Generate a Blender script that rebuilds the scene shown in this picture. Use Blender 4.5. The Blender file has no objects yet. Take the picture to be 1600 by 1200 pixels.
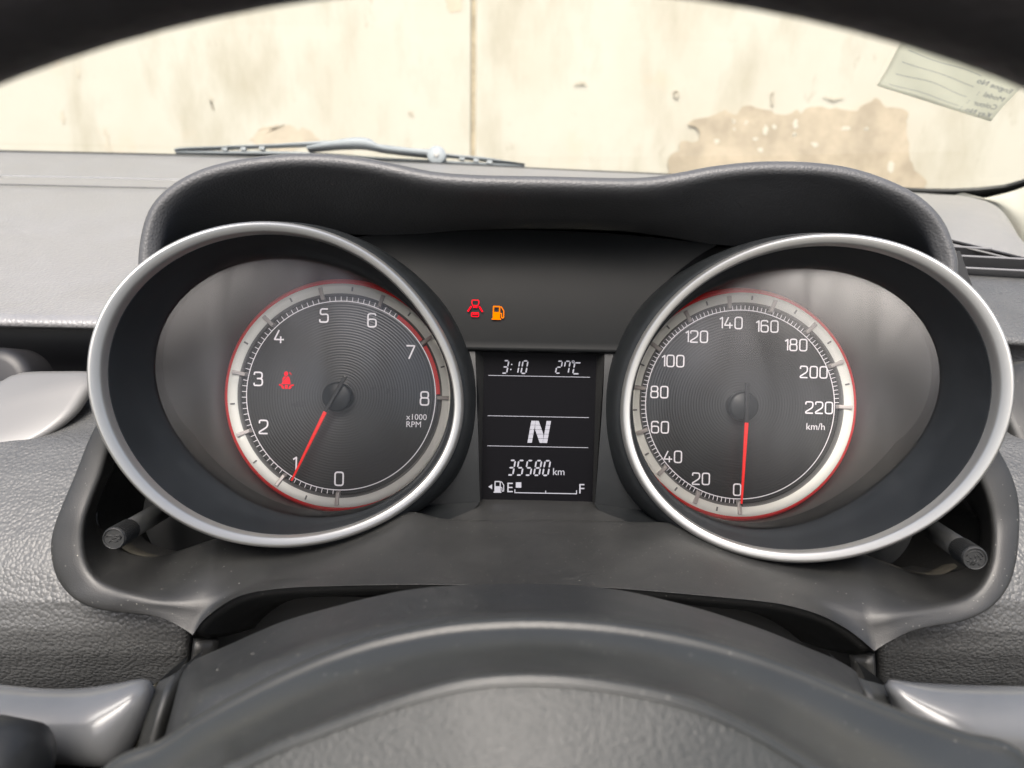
import bpy, bmesh, math, random
import numpy as np
from mathutils import Vector, Matrix

random.seed(7); np.random.seed(7)
SC = bpy.context.scene
COL = SC.collection

# ------------------------------------------------------------------ camera
PITCH = math.radians(20.0)       # phone looks down at the instruments
ROLL = math.radians(1.3)
CAM = Vector((0, 0, 1.05))
FPX = 1200.0                     # focal length in pixels of the 1600 px wide photo
cp, sp = math.cos(PITCH), math.sin(PITCH)
AX = Vector((1, 0, 0)); AY = Vector((0, cp, -sp)); AZ = Vector((0, sp, cp))   # cabin axes: right, forward, up
cr, sr = math.cos(ROLL), math.sin(ROLL)
RX = AX * cr + AZ * sr; UZ = AZ * cr - AX * sr

cam_data = bpy.data.cameras.new("camera")
cam_data.sensor_width = 36.0; cam_data.lens = 27.0
cam_data.clip_start = 0.01; cam_data.clip_end = 200
cam_data.dof.use_dof = True; cam_data.dof.focus_distance = 0.335; cam_data.dof.aperture_fstop = 14.0
cam = bpy.data.objects.new("camera", cam_data)
m = Matrix((RX, UZ, -AY)).transposed().to_4x4(); m.translation = CAM
cam.matrix_world = m
COL.objects.link(cam); SC.camera = cam

# ------------------------------------------------------------------ light: overcast daylight
SUN_EL, SUN_AZ = math.radians(57), math.radians(190)    # high, a little behind the car
world = bpy.data.worlds.new("World"); SC.world = world; world.use_nodes = True
wn = world.node_tree.nodes; wl = world.node_tree.links
sky = wn.new("ShaderNodeTexSky"); sky.sky_type = 'NISHITA'; sky.sun_disc = False
sky.sun_elevation = SUN_EL; sky.sun_rotation = SUN_AZ
sky.air_density = 1.0; sky.dust_density = 6.0; sky.ozone_density = 0.6
bg = wn["Background"]; bg.inputs["Strength"].default_value = 0.13
wl.new(sky.outputs[0], bg.inputs[0])
sun_d = bpy.data.lights.new("sun", 'SUN'); sun_d.energy = 2.3; sun_d.angle = math.radians(40); sun_d.color = (1, .97, .93)
sun = bpy.data.objects.new("sun", sun_d)
sdir = Vector((math.sin(SUN_AZ) * math.cos(SUN_EL), math.cos(SUN_AZ) * math.cos(SUN_EL), math.sin(SUN_EL)))
sun.rotation_euler = sdir.to_track_quat('Z', 'Y').to_euler(); sun.location = (0, -2, 5)
COL.objects.link(sun)
vs = SC.view_settings
vs.view_transform = 'Standard'; vs.look = 'None'; vs.gamma = 1; vs.use_curve_mapping = False
vs.exposure = 1.0
SC.cycles.use_denoising = True
SC.cycles.max_bounces = 6; SC.cycles.diffuse_bounces = 3; SC.cycles.glossy_bounces = 3; SC.cycles.transparent_max_bounces = 8
SC.cycles.use_adaptive_sampling = True; SC.cycles.adaptive_threshold = .02
SC.cycles.sample_clamp_indirect = 6.0

# ------------------------------------------------------------------ coordinates
def pc(u, v, Y):
    """pixel of the photo at forward distance Y -> cabin coordinates (right, forward, up)"""
    a = (u - 800) / FPX; b = (600 - v) / FPX
    return np.array([Y * (a * cr - b * sr), Y, Y * (a * sr + b * cr)])
def pplane(u, v, c, s):
    """pixel on the plane Y = c + s * x"""
    q = pc(u, v, 1.0)
    return q * (c / (1 - s * q[0]))
def to_world(c): return CAM + AX * float(c[0]) + AY * float(c[1]) + AZ * float(c[2])
def cab(w):
    d = Vector(w) - CAM
    return np.array([d.dot(AX), d.dot(AY), d.dot(AZ)])

def catmull(pts, n, closed=False):
    p = np.asarray(pts, float)
    if closed: p = np.vstack([p[-1], p, p[0], p[1]])
    else: p = np.vstack([2 * p[0] - p[1], p, 2 * p[-1] - p[-2]])
    out = []
    for i in range(1, len(p) - 2):
        for t in np.linspace(0, 1, 12, endpoint=False):
            a, b, c, d = p[i-1], p[i], p[i+1], p[i+2]
            out.append(.5 * ((2*b) + (c-a)*t + (2*a-5*b+4*c-d)*t*t + (3*b-a-3*c+d)*t**3))
    out.append(p[-2])
    q = np.array(out)
    L = np.r_[0, np.cumsum(np.linalg.norm(np.diff(q, axis=0), axis=1))]
    s = np.linspace(0, L[-1], n, endpoint=not closed)
    return np.array([np.interp(s, L, q[:, k]) for k in range(q.shape[1])]).T
def cr_rows(curves, nv):
    """smooth interpolation across a list of equally sampled curves"""
    A = np.asarray(curves, float); m_ = len(A)
    if m_ == 2: return np.array([A[0] * (1-t) + A[1] * t for t in np.linspace(0, 1, nv + 1)])
    B = np.concatenate([[2*A[0]-A[1]], A, [2*A[-1]-A[-2]]])
    out = []
    for i in range(1, m_):
        a, b, c, d = B[i-1], B[i], B[i+1], B[i+2]
        for t in np.linspace(0, 1, nv, endpoint=False):
            out.append(.5 * ((2*b) + (c-a)*t + (2*a-5*b+4*c-d)*t*t + (3*b-a-3*c+d)*t**3))
    out.append(A[-1])
    return np.array(out)
def grid_faces(nr, nc, closed=False, flip=False):
    f = []
    for i in range(nr - 1):
        for j in range(nc if closed else nc - 1):
            k = (j + 1) % nc
            q = (i*nc+j, i*nc+k, (i+1)*nc+k, (i+1)*nc+j)
            f.append(q[::-1] if flip else q)
    return f

# ------------------------------------------------------------------ objects
def empty(name, base, label=None, cat=None, group=None, kind=None):
    o = bpy.data.objects.new(name, None); COL.objects.link(o)
    o.location = to_world(base); o.rotation_euler = (-PITCH, 0, 0); o.empty_display_size = .01
    o["base"] = [float(x) for x in base]
    tag(o, label, cat, group, kind)
    return o
def tag(o, label=None, cat=None, group=None, kind=None):
    if label: o["label"] = label
    if cat: o["category"] = cat
    if group: o["group"] = group
    if kind: o["kind"] = kind
    return o
def root_of(o):
    while o.parent: o = o.parent
    return o
def mk(name, verts, faces, mat, parent=None, smooth=True, base=None, thick=0, bevel=0, sub=0, recalc=False):
    """one mesh object; verts in cabin coordinates"""
    v = np.asarray(verts, float).reshape(-1, 3)
    if parent is not None: b = np.array(root_of(parent)["base"])
    else: b = np.array(base if base is not None else v.mean(0))
    me = bpy.data.meshes.new(name)
    me.from_pydata((v - b).tolist(), [], [tuple(int(i) for i in f) for f in faces]); me.update()
    if recalc:
        bm = bmesh.new(); bm.from_mesh(me); bmesh.ops.recalc_face_normals(bm, faces=bm.faces); bm.to_mesh(me); bm.free()
    if smooth: me.polygons.foreach_set("use_smooth", [True] * len(me.polygons))
    me.materials.append(mat)
    o = bpy.data.objects.new(name, me); COL.objects.link(o)
    if parent is not None: o.parent = parent
    else:
        o.location = to_world(b); o.rotation_euler = (-PITCH, 0, 0); o["base"] = [float(x) for x in b]
    if thick:
        s = o.modifiers.new("solid", 'SOLIDIFY'); s.thickness = thick; s.offset = -1 
    if bevel:
        s = o.modifiers.new("bevel", 'BEVEL'); s.width = bevel; s.segments = 3; s.limit_method = 'ANGLE'; s.angle_limit = math.radians(35)
    if sub:
        s = o.modifiers.new("sub", 'SUBSURF'); s.levels = sub; s.render_levels = sub
    return o
def surf(name, curves, n, nv, mat, parent=None, closed=False, flip=False, thick=0, raw=False, **k):
    cs = [np.asarray(c) if raw else catmull(c, n, closed) for c in curves]
    n = len(cs[0])
    R = cr_rows(cs, nv)
    return mk(name, R.reshape(-1, 3), grid_faces(len(R), n, closed, flip), mat, parent, thick=thick, **k)
def box_between(a, b, w, h, up=(0, 0, 1)):
    """bar from a to b with rectangular section"""
    a, b, up = map(lambda t: np.asarray(t, float), (a, b, up))
    d = (b - a) / np.linalg.norm(b - a); s = np.cross(d, up); s /= np.linalg.norm(s); t = np.cross(s, d)
    v = [p + s*sx*w/2 + t*sz*h/2 for p in (a, b) for sx, sz in ((-1,-1),(1,-1),(1,1),(-1,1))]
    f = [(0,1,2,3),(7,6,5,4),(0,4,5,1),(1,5,6,2),(2,6,7,3),(3,7,4,0)]
    return v, f
def tube(path, radii, seg=20, caps=True, squash=None):
    path = np.asarray(path, float); V = []; F = []
    for i, p in enumerate(path):
        d = path[min(i+1, len(path)-1)] - path[max(i-1, 0)]; d /= np.linalg.norm(d)
        a = np.cross(d, (0, 0, 1.0));
        if np.linalg.norm(a) < 1e-6: a = np.array([1., 0, 0])
        a /= np.linalg.norm(a); b = np.cross(a, d)
        for k in range(seg):
            t = 2*math.pi*k/seg
            V.append(p + radii[i]*(math.cos(t)*a + math.sin(t)*b*(squash or 1)))
    F = grid_faces(len(path), seg, True)
    if caps:
        F += [tuple(range(seg))[::-1], tuple(range((len(path)-1)*seg, len(path)*seg))]
    return V, F

class Fr:
    """flat drawing frame in cabin space; h is towards the camera"""
    def __init__(s, o, ex=(1,0,0), ey=(0,0,1)):
        s.o = np.array(o, float); s.ex = np.array(ex, float); s.ey = np.array(ey, float)
        s.n = -np.cross(s.ey, s.ex); s.n = np.cross(s.ex, s.ey); s.n /= np.linalg.norm(s.n)
    def p(s, x, y, h=0): return s.o + s.ex*x + s.ey*y + s.n*h
    def loc(s, u, v):
        """pixel -> local x, y by casting the camera ray on the frame's plane"""
        d = pc(u, v, 1.0); t = s.o.dot(s.n) / d.dot(s.n); q = d*t - s.o
        return q.dot(s.ex), q.dot(s.ey)

def lathe(fr, prof, seg=128, a0=0, a1=360):
    """profile (radius, height towards camera) turned about the frame's normal"""
    full = abs(a1-a0) >= 360
    n = seg if full else seg+1
    V = []
    for r, h in prof:
        for k in range(n):
            t = math.radians(a0 + (a1-a0)*k/seg)
            V.append(fr.p(r*math.sin(t), r*math.cos(t), h))
    return V, grid_faces(len(prof), n, full)

# ------------------------------------------------------------------ strokes and glyphs
def round_poly(pts, r, closed, k=5):
    p = [np.array(q, float) for q in pts]; n = len(p); out = []
    for i in range(n):
        if not closed and i in (0, n-1): out.append(p[i]); continue
        a, b, c = p[i-1], p[i], p[(i+1) % n]
        la, lc = np.linalg.norm(a-b), np.linalg.norm(c-b)
        rr = min(r, la*.5, lc*.5)
        s, e = b+(a-b)/la*rr, b+(c-b)/lc*rr
        for t in np.linspace(0, 1, k): out.append((1-t)**2*s + 2*t*(1-t)*b + t*t*e)
    res = [out[0]]
    for q in out[1:]:
        if np.linalg.norm(q-res[-1]) > 1e-5: res.append(q)
    return res
def ribbon(pts, w, closed=False):
    p = np.array(pts, float); n = len(p); L = []; R = []
    for i in range(n):
        if closed: a, c = p[i-1], p[(i+1) % n]
        else: a, c = p[max(i-1, 0)], p[min(i+1, n-1)]
        b = p[i]
        d1 = b-a if np.linalg.norm(b-a) > 0 else c-b; d2 = c-b if np.linalg.norm(c-b) > 0 else d1
        d1 = d1/np.linalg.norm(d1); d2 = d2/np.linalg.norm(d2)
        t = d1+d2; t = t/max(np.linalg.norm(t), 1e-6); nn = np.array([-t[1], t[0]])
        m_ = 1/max(.45, nn.dot([-d1[1], d1[0]]))
        L.append(b+nn*w/2*m_); R.append(b-nn*w/2*m_)
    V = L+R; F = []
    for i in range(n if closed else n-1):
        j = (i+1) % n; F.append((i+n, j+n, j, i))
    return V, F
W0 = .62
GL = {  # (points, closed, corner radius), unit height
 '0': [([(0,0),(W0,0),(W0,1),(0,1)], 1, .2)],
 '1': [([(.02,.80),(.26,.97),(.26,0)], 0, .02)],
 '2': [([(0,.76),(0,1),(W0,1),(W0,.52),(0,.12),(0,0),(W0+.02,0)], 0, .2)],
 '3': [([(0,.80),(0,1),(W0-.03,1),(W0-.03,.53),(.2,.53)], 0, .2), ([(.2,.53),(W0,.53),(W0,0),(0,0),(0,.2)], 0, .22)],
 '4': [([(.34,1),(0,.28),(W0+.1,.28)], 0, .04), ([(.47,.52),(.47,0)], 0, .1)],
 '5': [([(W0-.02,1),(.04,1),(.02,.56),(W0,.62),(W0,0),(0,0),(0,.2)], 0, .2)],
 '6': [([(W0-.04,.84),(W0-.08,1),(0,1),(0,.5)], 0, .2), ([(0,0),(W0,0),(W0,.58),(0,.58)], 1, .2)],
 '7': [([(0,1),(W0,1),(.2,0)], 0, .03)],
 '8': [([(0,0),(W0,0),(W0,.54),(0,.54)], 1, .18), ([(.03,.54),(W0-.03,.54),(W0-.03,1),(.03,1)], 1, .18)],
}
ADV = {'1': .46, '4': .92}
def number_mesh(fr, txt, x, y, hgt, h, wt=.125, sx=1.0):
    V = []; F = []
    tot = sum(ADV.get(c, W0+.25) for c in txt) - .25 + (.08 if txt[-1] == '4' else 0)
    cx = -tot/2; lay = 0
    for c in txt:
        for pts, cl, r in GL[c]:
            v, f = ribbon(round_poly(pts, r, cl), wt, cl)
            b = len(V)
            V += [fr.p(x+(q[0]+cx)*hgt*sx, y+(q[1]-.5)*hgt, h+lay*2e-5) for q in v]; F += [tuple(i+b for i in g) for g in f]
            lay += 1
        cx += ADV.get(c, W0+.25)
    return V, F
def text_mesh(fr, txt, x, y, size, h, align='CENTER', sx=1.0, mirror=False, shear=0.0):
    cu = bpy.data.curves.new("t", 'FONT'); cu.body = txt; cu.size = size; cu.align_x = align; cu.align_y = 'CENTER'; cu.shear = shear
    cu.resolution_u = 3
    o = bpy.data.objects.new("t", cu); COL.objects.link(o)
    bpy.context.view_layer.update()
    me = bpy.data.meshes.new_from_object(o.evaluated_get(bpy.context.evaluated_depsgraph_get()))
    k = -1 if mirror else 1
    V = [fr.p(x+k*sx*w.co.x, y+w.co.y, h) for w in me.vertices]; F = [tuple(p.vertices) if not mirror else tuple(p.vertices)[::-1] for p in me.polygons]
    bpy.data.objects.remove(o); bpy.data.curves.remove(cu); bpy.data.meshes.remove(me)
    return V, F
SEG = {'0':'abcdef','1':'bc','2':'abged','3':'abgcd','4':'fgbc','5':'afgcd','6':'afgedc','7':'abcf','8':'abcdefg','C':'adef'}
def seven(fr, txt, x0, x1, y0, y1, h, w=.14, sl=.16):
    """slanted seven-segment readout filling the box x0..x1, y0..y1"""
    V = []; F = []; H = y1-y0
    n = sum(.35 if c == ':' else 1 for c in txt); cw = (x1-x0-sl*H)/(n-.40); cx = 0
    g = .035
    for c in txt:
        if c == ':':
            for yy in (.3, .7):
                b = len(V); 
                for dx, dy in ((-.05,-.05),(.05,-.05),(.05,.05),(-.05,.05)):
                    X = x0+cx+dx*H+.02*H; Yv = y0+(yy+dy)*H; V.append(fr.p(X+sl*(Yv-y0), Yv, h))
                F.append((b,b+1,b+2,b+3)); 
            cx += .35*cw; continue
        ww = .60*cw/H
        P = {'a':((0,1),(ww,1)),'d':((0,0),(ww,0)),'g':((0,.5),(ww,.5)),'f':((0,.5),(0,1)),'e':((0,0),(0,.5)),'b':((ww,.5),(ww,1)),'c':((ww,0),(ww,.5))}
        for s in SEG[c]:
            (ax, ay), (bx_, by_) = P[s]; hor = ay == by_
            if hor: q = [(ax+g+w/2,ay-w/2),(bx_-g-w/2,ay-w/2),(bx_-g,ay),(bx_-g-w/2,ay+w/2),(ax+g+w/2,ay+w/2),(ax+g,ay)]
            else: q = [(ax-w/2,ay+g+w/2),(ax,ay+g),(ax+w/2,ay+g+w/2),(ax+w/2,by_-g-w/2),(ax,by_-g),(ax-w/2,by_-g-w/2)]
            b = len(V)
            for xx, yy in q: V.append(fr.p(x0+cx+xx*H+sl*yy*H, y0+yy*H, h))
            F.append(tuple(range(b, b+6)))
        cx += cw
    return V, F
def poly_shapes(fr, shapes, cx, cy, s, h):
    """filled polygons and strokes drawn in pixel-like units around a centre (y down)"""
    V = []; F = []; lay = 0
    for sh in shapes:
        if sh[0] == 'f': v = sh[1]; f = [tuple(range(len(v)))[::-1]]
        else: v, f = ribbon(round_poly(sh[1], sh[4] if len(sh) > 4 else .6, sh[3]), sh[2], sh[3])
        b = len(V); V += [fr.p(cx+q[0]*s, cy-q[1]*s, h+lay*1.5e-5) for q in v]; F += [tuple(i+b for i in g) for g in f]; lay += 1
    return V, F

# ------------------------------------------------------------------ materials
def mat(name, col, rough=.5, metal=0, spec=.5, bump=None, var=None, emit=None, coat=0, sheen=0, dust=None):
    """principled material; bump=(kind, scale, strength); var=(scale, amount, rough_amount)"""
    M = bpy.data.materials.new(name); M.use_nodes = True
    N = M.node_tree.nodes; L = M.node_tree.links; b = N["Principled BSDF"]
    b.inputs["Base Color"].default_value = (*col, 1); b.inputs["Roughness"].default_value = rough
    b.inputs["Metallic"].default_value = metal; b.inputs["Specular IOR Level"].default_value = spec
    b.inputs["Coat Weight"].default_value = coat; b.inputs["Coat Roughness"].default_value = .08
    b.inputs["Sheen Weight"].default_value = sheen
    if emit:
        b.inputs["Emission Color"].default_value = (*emit[0], 1); b.inputs["Emission Strength"].default_value = emit[1]
    tc = N.new("ShaderNodeTexCoord")
    if var:
        n = N.new("ShaderNodeTexNoise"); n.inputs["Scale"].default_value = var[0]; n.inputs["Detail"].default_value = 3; n.inputs["Roughness"].default_value = .65
        L.new(tc.outputs["Object"], n.inputs["Vector"])
        mr = N.new("ShaderNodeMapRange"); mr.inputs["From Min"].default_value = .35; mr.inputs["From Max"].default_value = .68
        mr.inputs["To Min"].default_value = 1-var[1]; mr.inputs["To Max"].default_value = 1+var[1]
        L.new(n.outputs["Fac"], mr.inputs["Value"])
        mx = N.new("ShaderNodeMix"); mx.data_type = 'RGBA'; mx.blend_type = 'MULTIPLY'; mx.inputs["Factor"].default_value = 1
        mx.inputs["A"].default_value = (*col, 1); L.new(mr.outputs["Result"], mx.inputs["B"]); L.new(mx.outputs["Result"], b.inputs["Base Color"])
        m2 = N.new("ShaderNodeMapRange"); m2.inputs["From Min"].default_value = .35; m2.inputs["From Max"].default_value = .68
        m2.inputs["To Min"].default_value = max(.03, rough-var[2]); m2.inputs["To Max"].default_value = rough+var[2]
        L.new(n.outputs["Fac"], m2.inputs["Value"]); L.new(m2.outputs["Result"], b.inputs["Roughness"])
    if dust:
        # settled dust: cloudy film plus single specks, both in the surface colour
        amount, film = dust
        n2 = N.new("ShaderNodeTexNoise"); n2.inputs["Scale"].default_value = 34; n2.inputs["Detail"].default_value = 5; n2.inputs["Roughness"].default_value = .7
        L.new(tc.outputs["Object"], n2.inputs["Vector"])
        f1 = N.new("ShaderNodeMapRange"); f1.inputs["From Min"].default_value = .5; f1.inputs["From Max"].default_value = .78; f1.inputs["To Max"].default_value = film
        L.new(n2.outputs["Fac"], f1.inputs["Value"])
        v2 = N.new("ShaderNodeTexVoronoi"); v2.inputs["Scale"].default_value = 420; L.new(tc.outputs["Object"], v2.inputs["Vector"])
        f2 = N.new("ShaderNodeMapRange"); f2.inputs["From Min"].default_value = .15; f2.inputs["From Max"].default_value = .06; f2.inputs["To Max"].default_value = amount
        L.new(v2.outputs["Distance"], f2.inputs["Value"])
        sep = N.new("ShaderNodeSeparateColor"); L.new(v2.outputs["Color"], sep.inputs[0])
        gt = N.new("ShaderNodeMath"); gt.operation = 'GREATER_THAN'; gt.inputs[1].default_value = .6; L.new(sep.outputs[0], gt.inputs[0])
        m3 = N.new("ShaderNodeMath"); m3.operation = 'MULTIPLY'; L.new(f2.outputs["Result"], m3.inputs[0]); L.new(gt.outputs[0], m3.inputs[1])
        ad2 = N.new("ShaderNodeMath"); ad2.operation = 'ADD'; ad2.use_clamp = True; L.new(f1.outputs["Result"], ad2.inputs[0]); L.new(m3.outputs[0], ad2.inputs[1])
        dm = N.new("ShaderNodeMix"); dm.data_type = 'RGBA'; dm.inputs["B"].default_value = (.24, .235, .215, 1)
        src = b.inputs["Base Color"].links[0].from_socket if b.inputs["Base Color"].links else None
        if src: L.new(src, dm.inputs["A"])
        else: dm.inputs["A"].default_value = (*col, 1)
        L.new(ad2.outputs[0], dm.inputs["Factor"]); L.new(dm.outputs["Result"], b.inputs["Base Color"])
    if bump:
        kind, sc, st = bump
        bp = N.new("ShaderNodeBump"); bp.inputs["Strength"].default_value = st
        if kind == 'leather':
            nz = N.new("ShaderNodeTexNoise"); nz.inputs["Scale"].default_value = sc*.5; nz.inputs["Detail"].default_value = 2
            L.new(tc.outputs["Object"], nz.inputs["Vector"])
            ad = N.new("ShaderNodeVectorMath"); ad.operation = 'MULTIPLY_ADD'; ad.inputs[1].default_value = (.9/sc,)*3
            L.new(nz.outputs["Color"], ad.inputs[0]); L.new(tc.outputs["Object"], ad.inputs[2])
            vo = N.new("ShaderNodeTexVoronoi"); vo.feature = 'F1'; vo.inputs["Scale"].default_value = sc
            L.new(ad.outputs[0], vo.inputs["Vector"])
            iv = N.new("ShaderNodeMath"); iv.operation = 'MULTIPLY'; iv.inputs[1].default_value = -1
            L.new(vo.outputs["Distance"], iv.inputs[0]); L.new(iv.outputs[0], bp.inputs["Height"]); bp.inputs["Distance"].default_value = .55/sc
        elif kind == 'rings':
            wv = N.new("ShaderNodeTexWave"); wv.wave_type = 'RINGS'; wv.rings_direction = 'Y'; wv.inputs["Scale"].default_value = sc
            wv.inputs["Distortion"].default_value = 0
            mp = N.new("ShaderNodeMapping"); mp.name = "ring_centre"; L.new(tc.outputs["Object"], mp.inputs["Vector"])
            L.new(mp.outputs["Vector"], wv.inputs["Vector"]); L.new(wv.outputs["Fac"], bp.inputs["Height"]); bp.inputs["Distance"].default_value = .0003
        else:
            nz = N.new("ShaderNodeTexNoise"); nz.inputs["Scale"].default_value = sc; nz.inputs["Detail"].default_value = 3
            L.new(tc.outputs["Object"], nz.inputs["Vector"]); L.new(nz.outputs["Fac"], bp.inputs["Height"]); bp.inputs["Distance"].default_value = .4/sc
        L.new(bp.outputs["Normal"], b.inputs["Normal"])
    return M
def glass(name, ior=1.45, rough=.02, tint=(1,1,1), refl=1.0, smudge=0):
    M = bpy.data.materials.new(name); M.use_nodes = True
    N = M.node_tree.nodes; L = M.node_tree.links; N.clear()
    o = N.new("ShaderNodeOutputMaterial"); mx = N.new("ShaderNodeMixShader"); tr = N.new("ShaderNodeBsdfTransparent"); gl = N.new("ShaderNodeBsdfGlossy")
    tr.inputs[0].default_value = (*tint, 1); gl.inputs["Roughness"].default_value = rough
    fr = N.new("ShaderNodeFresnel"); fr.inputs["IOR"].default_value = ior
    mu = N.new("ShaderNodeMath"); mu.operation = 'MULTIPLY'; mu.inputs[1].default_value = refl; mu.use_clamp = True
    L.new(fr.outputs[0], mu.inputs[0]); L.new(mu.outputs[0], mx.inputs[0])
    if smudge:
        tc = N.new("ShaderNodeTexCoord"); mp = N.new("ShaderNodeMapping"); mp.inputs["Scale"].default_value = (1, 1, .35); mp.inputs["Rotation"].default_value = (0, .5, 0)
        nz = N.new("ShaderNodeTexNoise"); nz.inputs["Scale"].default_value = 55; nz.inputs["Detail"].default_value = 4; nz.inputs["Distortion"].default_value = .6
        mr = N.new("ShaderNodeMapRange"); mr.inputs["From Min"].default_value = .35; mr.inputs["From Max"].default_value = .7
        mr.inputs["To Min"].default_value = refl*(1-smudge); mr.inputs["To Max"].default_value = refl*(1+smudge)
        L.new(tc.outputs["Object"], mp.inputs[0]); L.new(mp.outputs[0], nz.inputs["Vector"]); L.new(nz.outputs["Fac"], mr.inputs["Value"]); L.new(mr.outputs["Result"], mu.inputs[1])
    L.new(tr.outputs[0], mx.inputs[1]); L.new(gl.outputs[0], mx.inputs[2]); L.new(mx.outputs[0], o.inputs[0])
    return M

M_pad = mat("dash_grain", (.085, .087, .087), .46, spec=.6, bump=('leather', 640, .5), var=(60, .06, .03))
M_padtop = mat("dash_top_grain", (.20, .20, .203), .36, spec=.9, bump=('leather', 560, .3), var=(30, .06, .03))  # dark plastic lightened: dust and windscreen glare put into the base colour
M_hood = mat("hood_grain", (.075, .077, .08), .45, spec=.5, bump=('leather', 950, .25), var=(40, .06, .03))
M_satin = mat("satin_trim", (.026, .0265, .026), .40, spec=.5, bump=('noise', 2400, .45), var=(55, .05, .03), dust=(.5, .04))
M_tube = mat("tube_black", (.011, .013, .015), .5, spec=.35, var=(35, .12, .06))
M_collar = mat("collar_black", (.012, .0135, .0145), .4, spec=.3, var=(180, .06, .05))
M_plate = mat("dial_plate", (.066, .067, .067), .5, spec=.3, var=(25, .08, .05))
M_silver = mat("bezel_silver", (.43, .43, .415), .36, metal=.8)
M_ring = mat("chapter_silver", (.82, .82, .76), .5, metal=.05)
M_ringedge = mat("chapter_edge", (.16, .16, .155), .5)
M_post = mat("tick_post", (.50, .46, .44), .4, metal=.2)
M_red = mat("red_plastic", (.60, .03, .032), .4, spec=.5, emit=((.8, .03, .03), .03))
M_redtrack = mat("red_print", (.55, .03, .03), .5, emit=((.9, .05, .05), .04))
M_needle = mat("needle_red", (.7, .012, .01), .4, emit=((1, .025, .02), .2))
M_needledark = mat("needle_black", (.012, .012, .012), .3)
M_white = mat("print_white", (.60, .57, .59), .5, emit=((1, .94, .98), .15))
M_dark = mat("dark_cavity", (.012, .013, .014), .6)
M_telltale = mat("telltale_panel", (.009, .0098, .0102), .45, spec=.1, var=(14, .06, .03))
M_screen = mat("lcd_screen", (.0045, .0045, .0055), .3, spec=.04)
M_lcd = mat("lcd_segment", (.12, .12, .13), .5, spec=0, emit=((.82, .80, .90), .24))
M_lampred = mat("lamp_red", (.3, .0, .005), .5, spec=0, emit=((1, .006, .02), .4))
M_lampor = mat("lamp_orange", (.3, .08, .0), .5, spec=0, emit=((1, .17, .0), .42))
M_knob = mat("knob_plastic", (.02, .021, .021), .5, bump=('noise', 4000, .15), var=(300, .1, .05))
M_column = mat("column_plastic", (.030, .0315, .031), .42, spec=.5, bump=('noise', 2200, .5), var=(45, .06, .03), dust=(.7, .04))
M_hub = mat("hub_plastic", (.028, .030, .0295), .36, spec=.5, bump=('noise', 1800, .3), var=(40, .06, .03), dust=(.5, .03))
M_airbag = mat("airbag_grain", (.025, .0275, .027), .5, bump=('noise', 1100, .8), var=(50, .05, .03), dust=(.3, .0))
M_stalk = mat("stalk_plastic", (.13, .134, .137), .2, spec=.7, var=(40, .06, .03))
M_rim = mat("rim_leather", (.075, .068, .068), .45, bump=('leather', 400, .2), var=(25, .15, .08))
M_trimsilver = mat("trim_silver", (.17, .17, .168), .35, metal=.1)
M_vent = mat("vent_plastic", (.018, .018, .02), .45)
M_slat = mat("vent_slat_edge", (.16, .16, .165), .4)
M_film = mat("pocket_dust", (.075, .07, .055), .8, var=(250, .3, .05))
M_frit = mat("glass_frit", (.035, .036, .033), .45)
M_pillar = mat("pillar_trim", (.5, .49, .42), .6, bump=('noise', 900, .1))
M_wiper = mat("wiper_haze_grey", (.24, .265, .28), .55)  # black plastic; the blue-grey tint paints in haze from the windscreen
M_bolt = mat("bolt_metal", (.3, .3, .29), .5)
M_paper = mat("sticker_paper", (.76, .76, .68), .7, bump=('noise', 90, .6), var=(35, .05, .02))
def translucent(M):
    N = M.node_tree.nodes; L = M.node_tree.links; o = N["Material Output"]; b = N["Principled BSDF"]
    t = N.new("ShaderNodeBsdfTranslucent"); t.inputs[0].default_value = b.inputs["Base Color"].default_value
    mx = N.new("ShaderNodeMixShader"); mx.inputs[0].default_value = .8
    L.new(b.outputs[0], mx.inputs[1]); L.new(t.outputs[0], mx.inputs[2]); L.new(mx.outputs[0], o.inputs[0]); return M
translucent(M_paper)
M_blue = mat("sticker_blue", (.80, .82, .80), .7)
translucent(M_blue)
M_ink = mat("sticker_ink", (.22, .25, .34), .7)
M_dust = mat("dust_fleck", (.36, .35, .31), .8)
M_yellow = mat("dust_yellow", (.2, .185, .13), .85, bump=('noise', 1500, .6), var=(250, .3, .05))
M_windscreen = glass("windscreen_glass", 1.45, .0, (.97, .985, .97), .6)
M_lens = glass("lens_clear", 1.5, .28, (.96, .96, .96), 1.5, .28)

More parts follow.
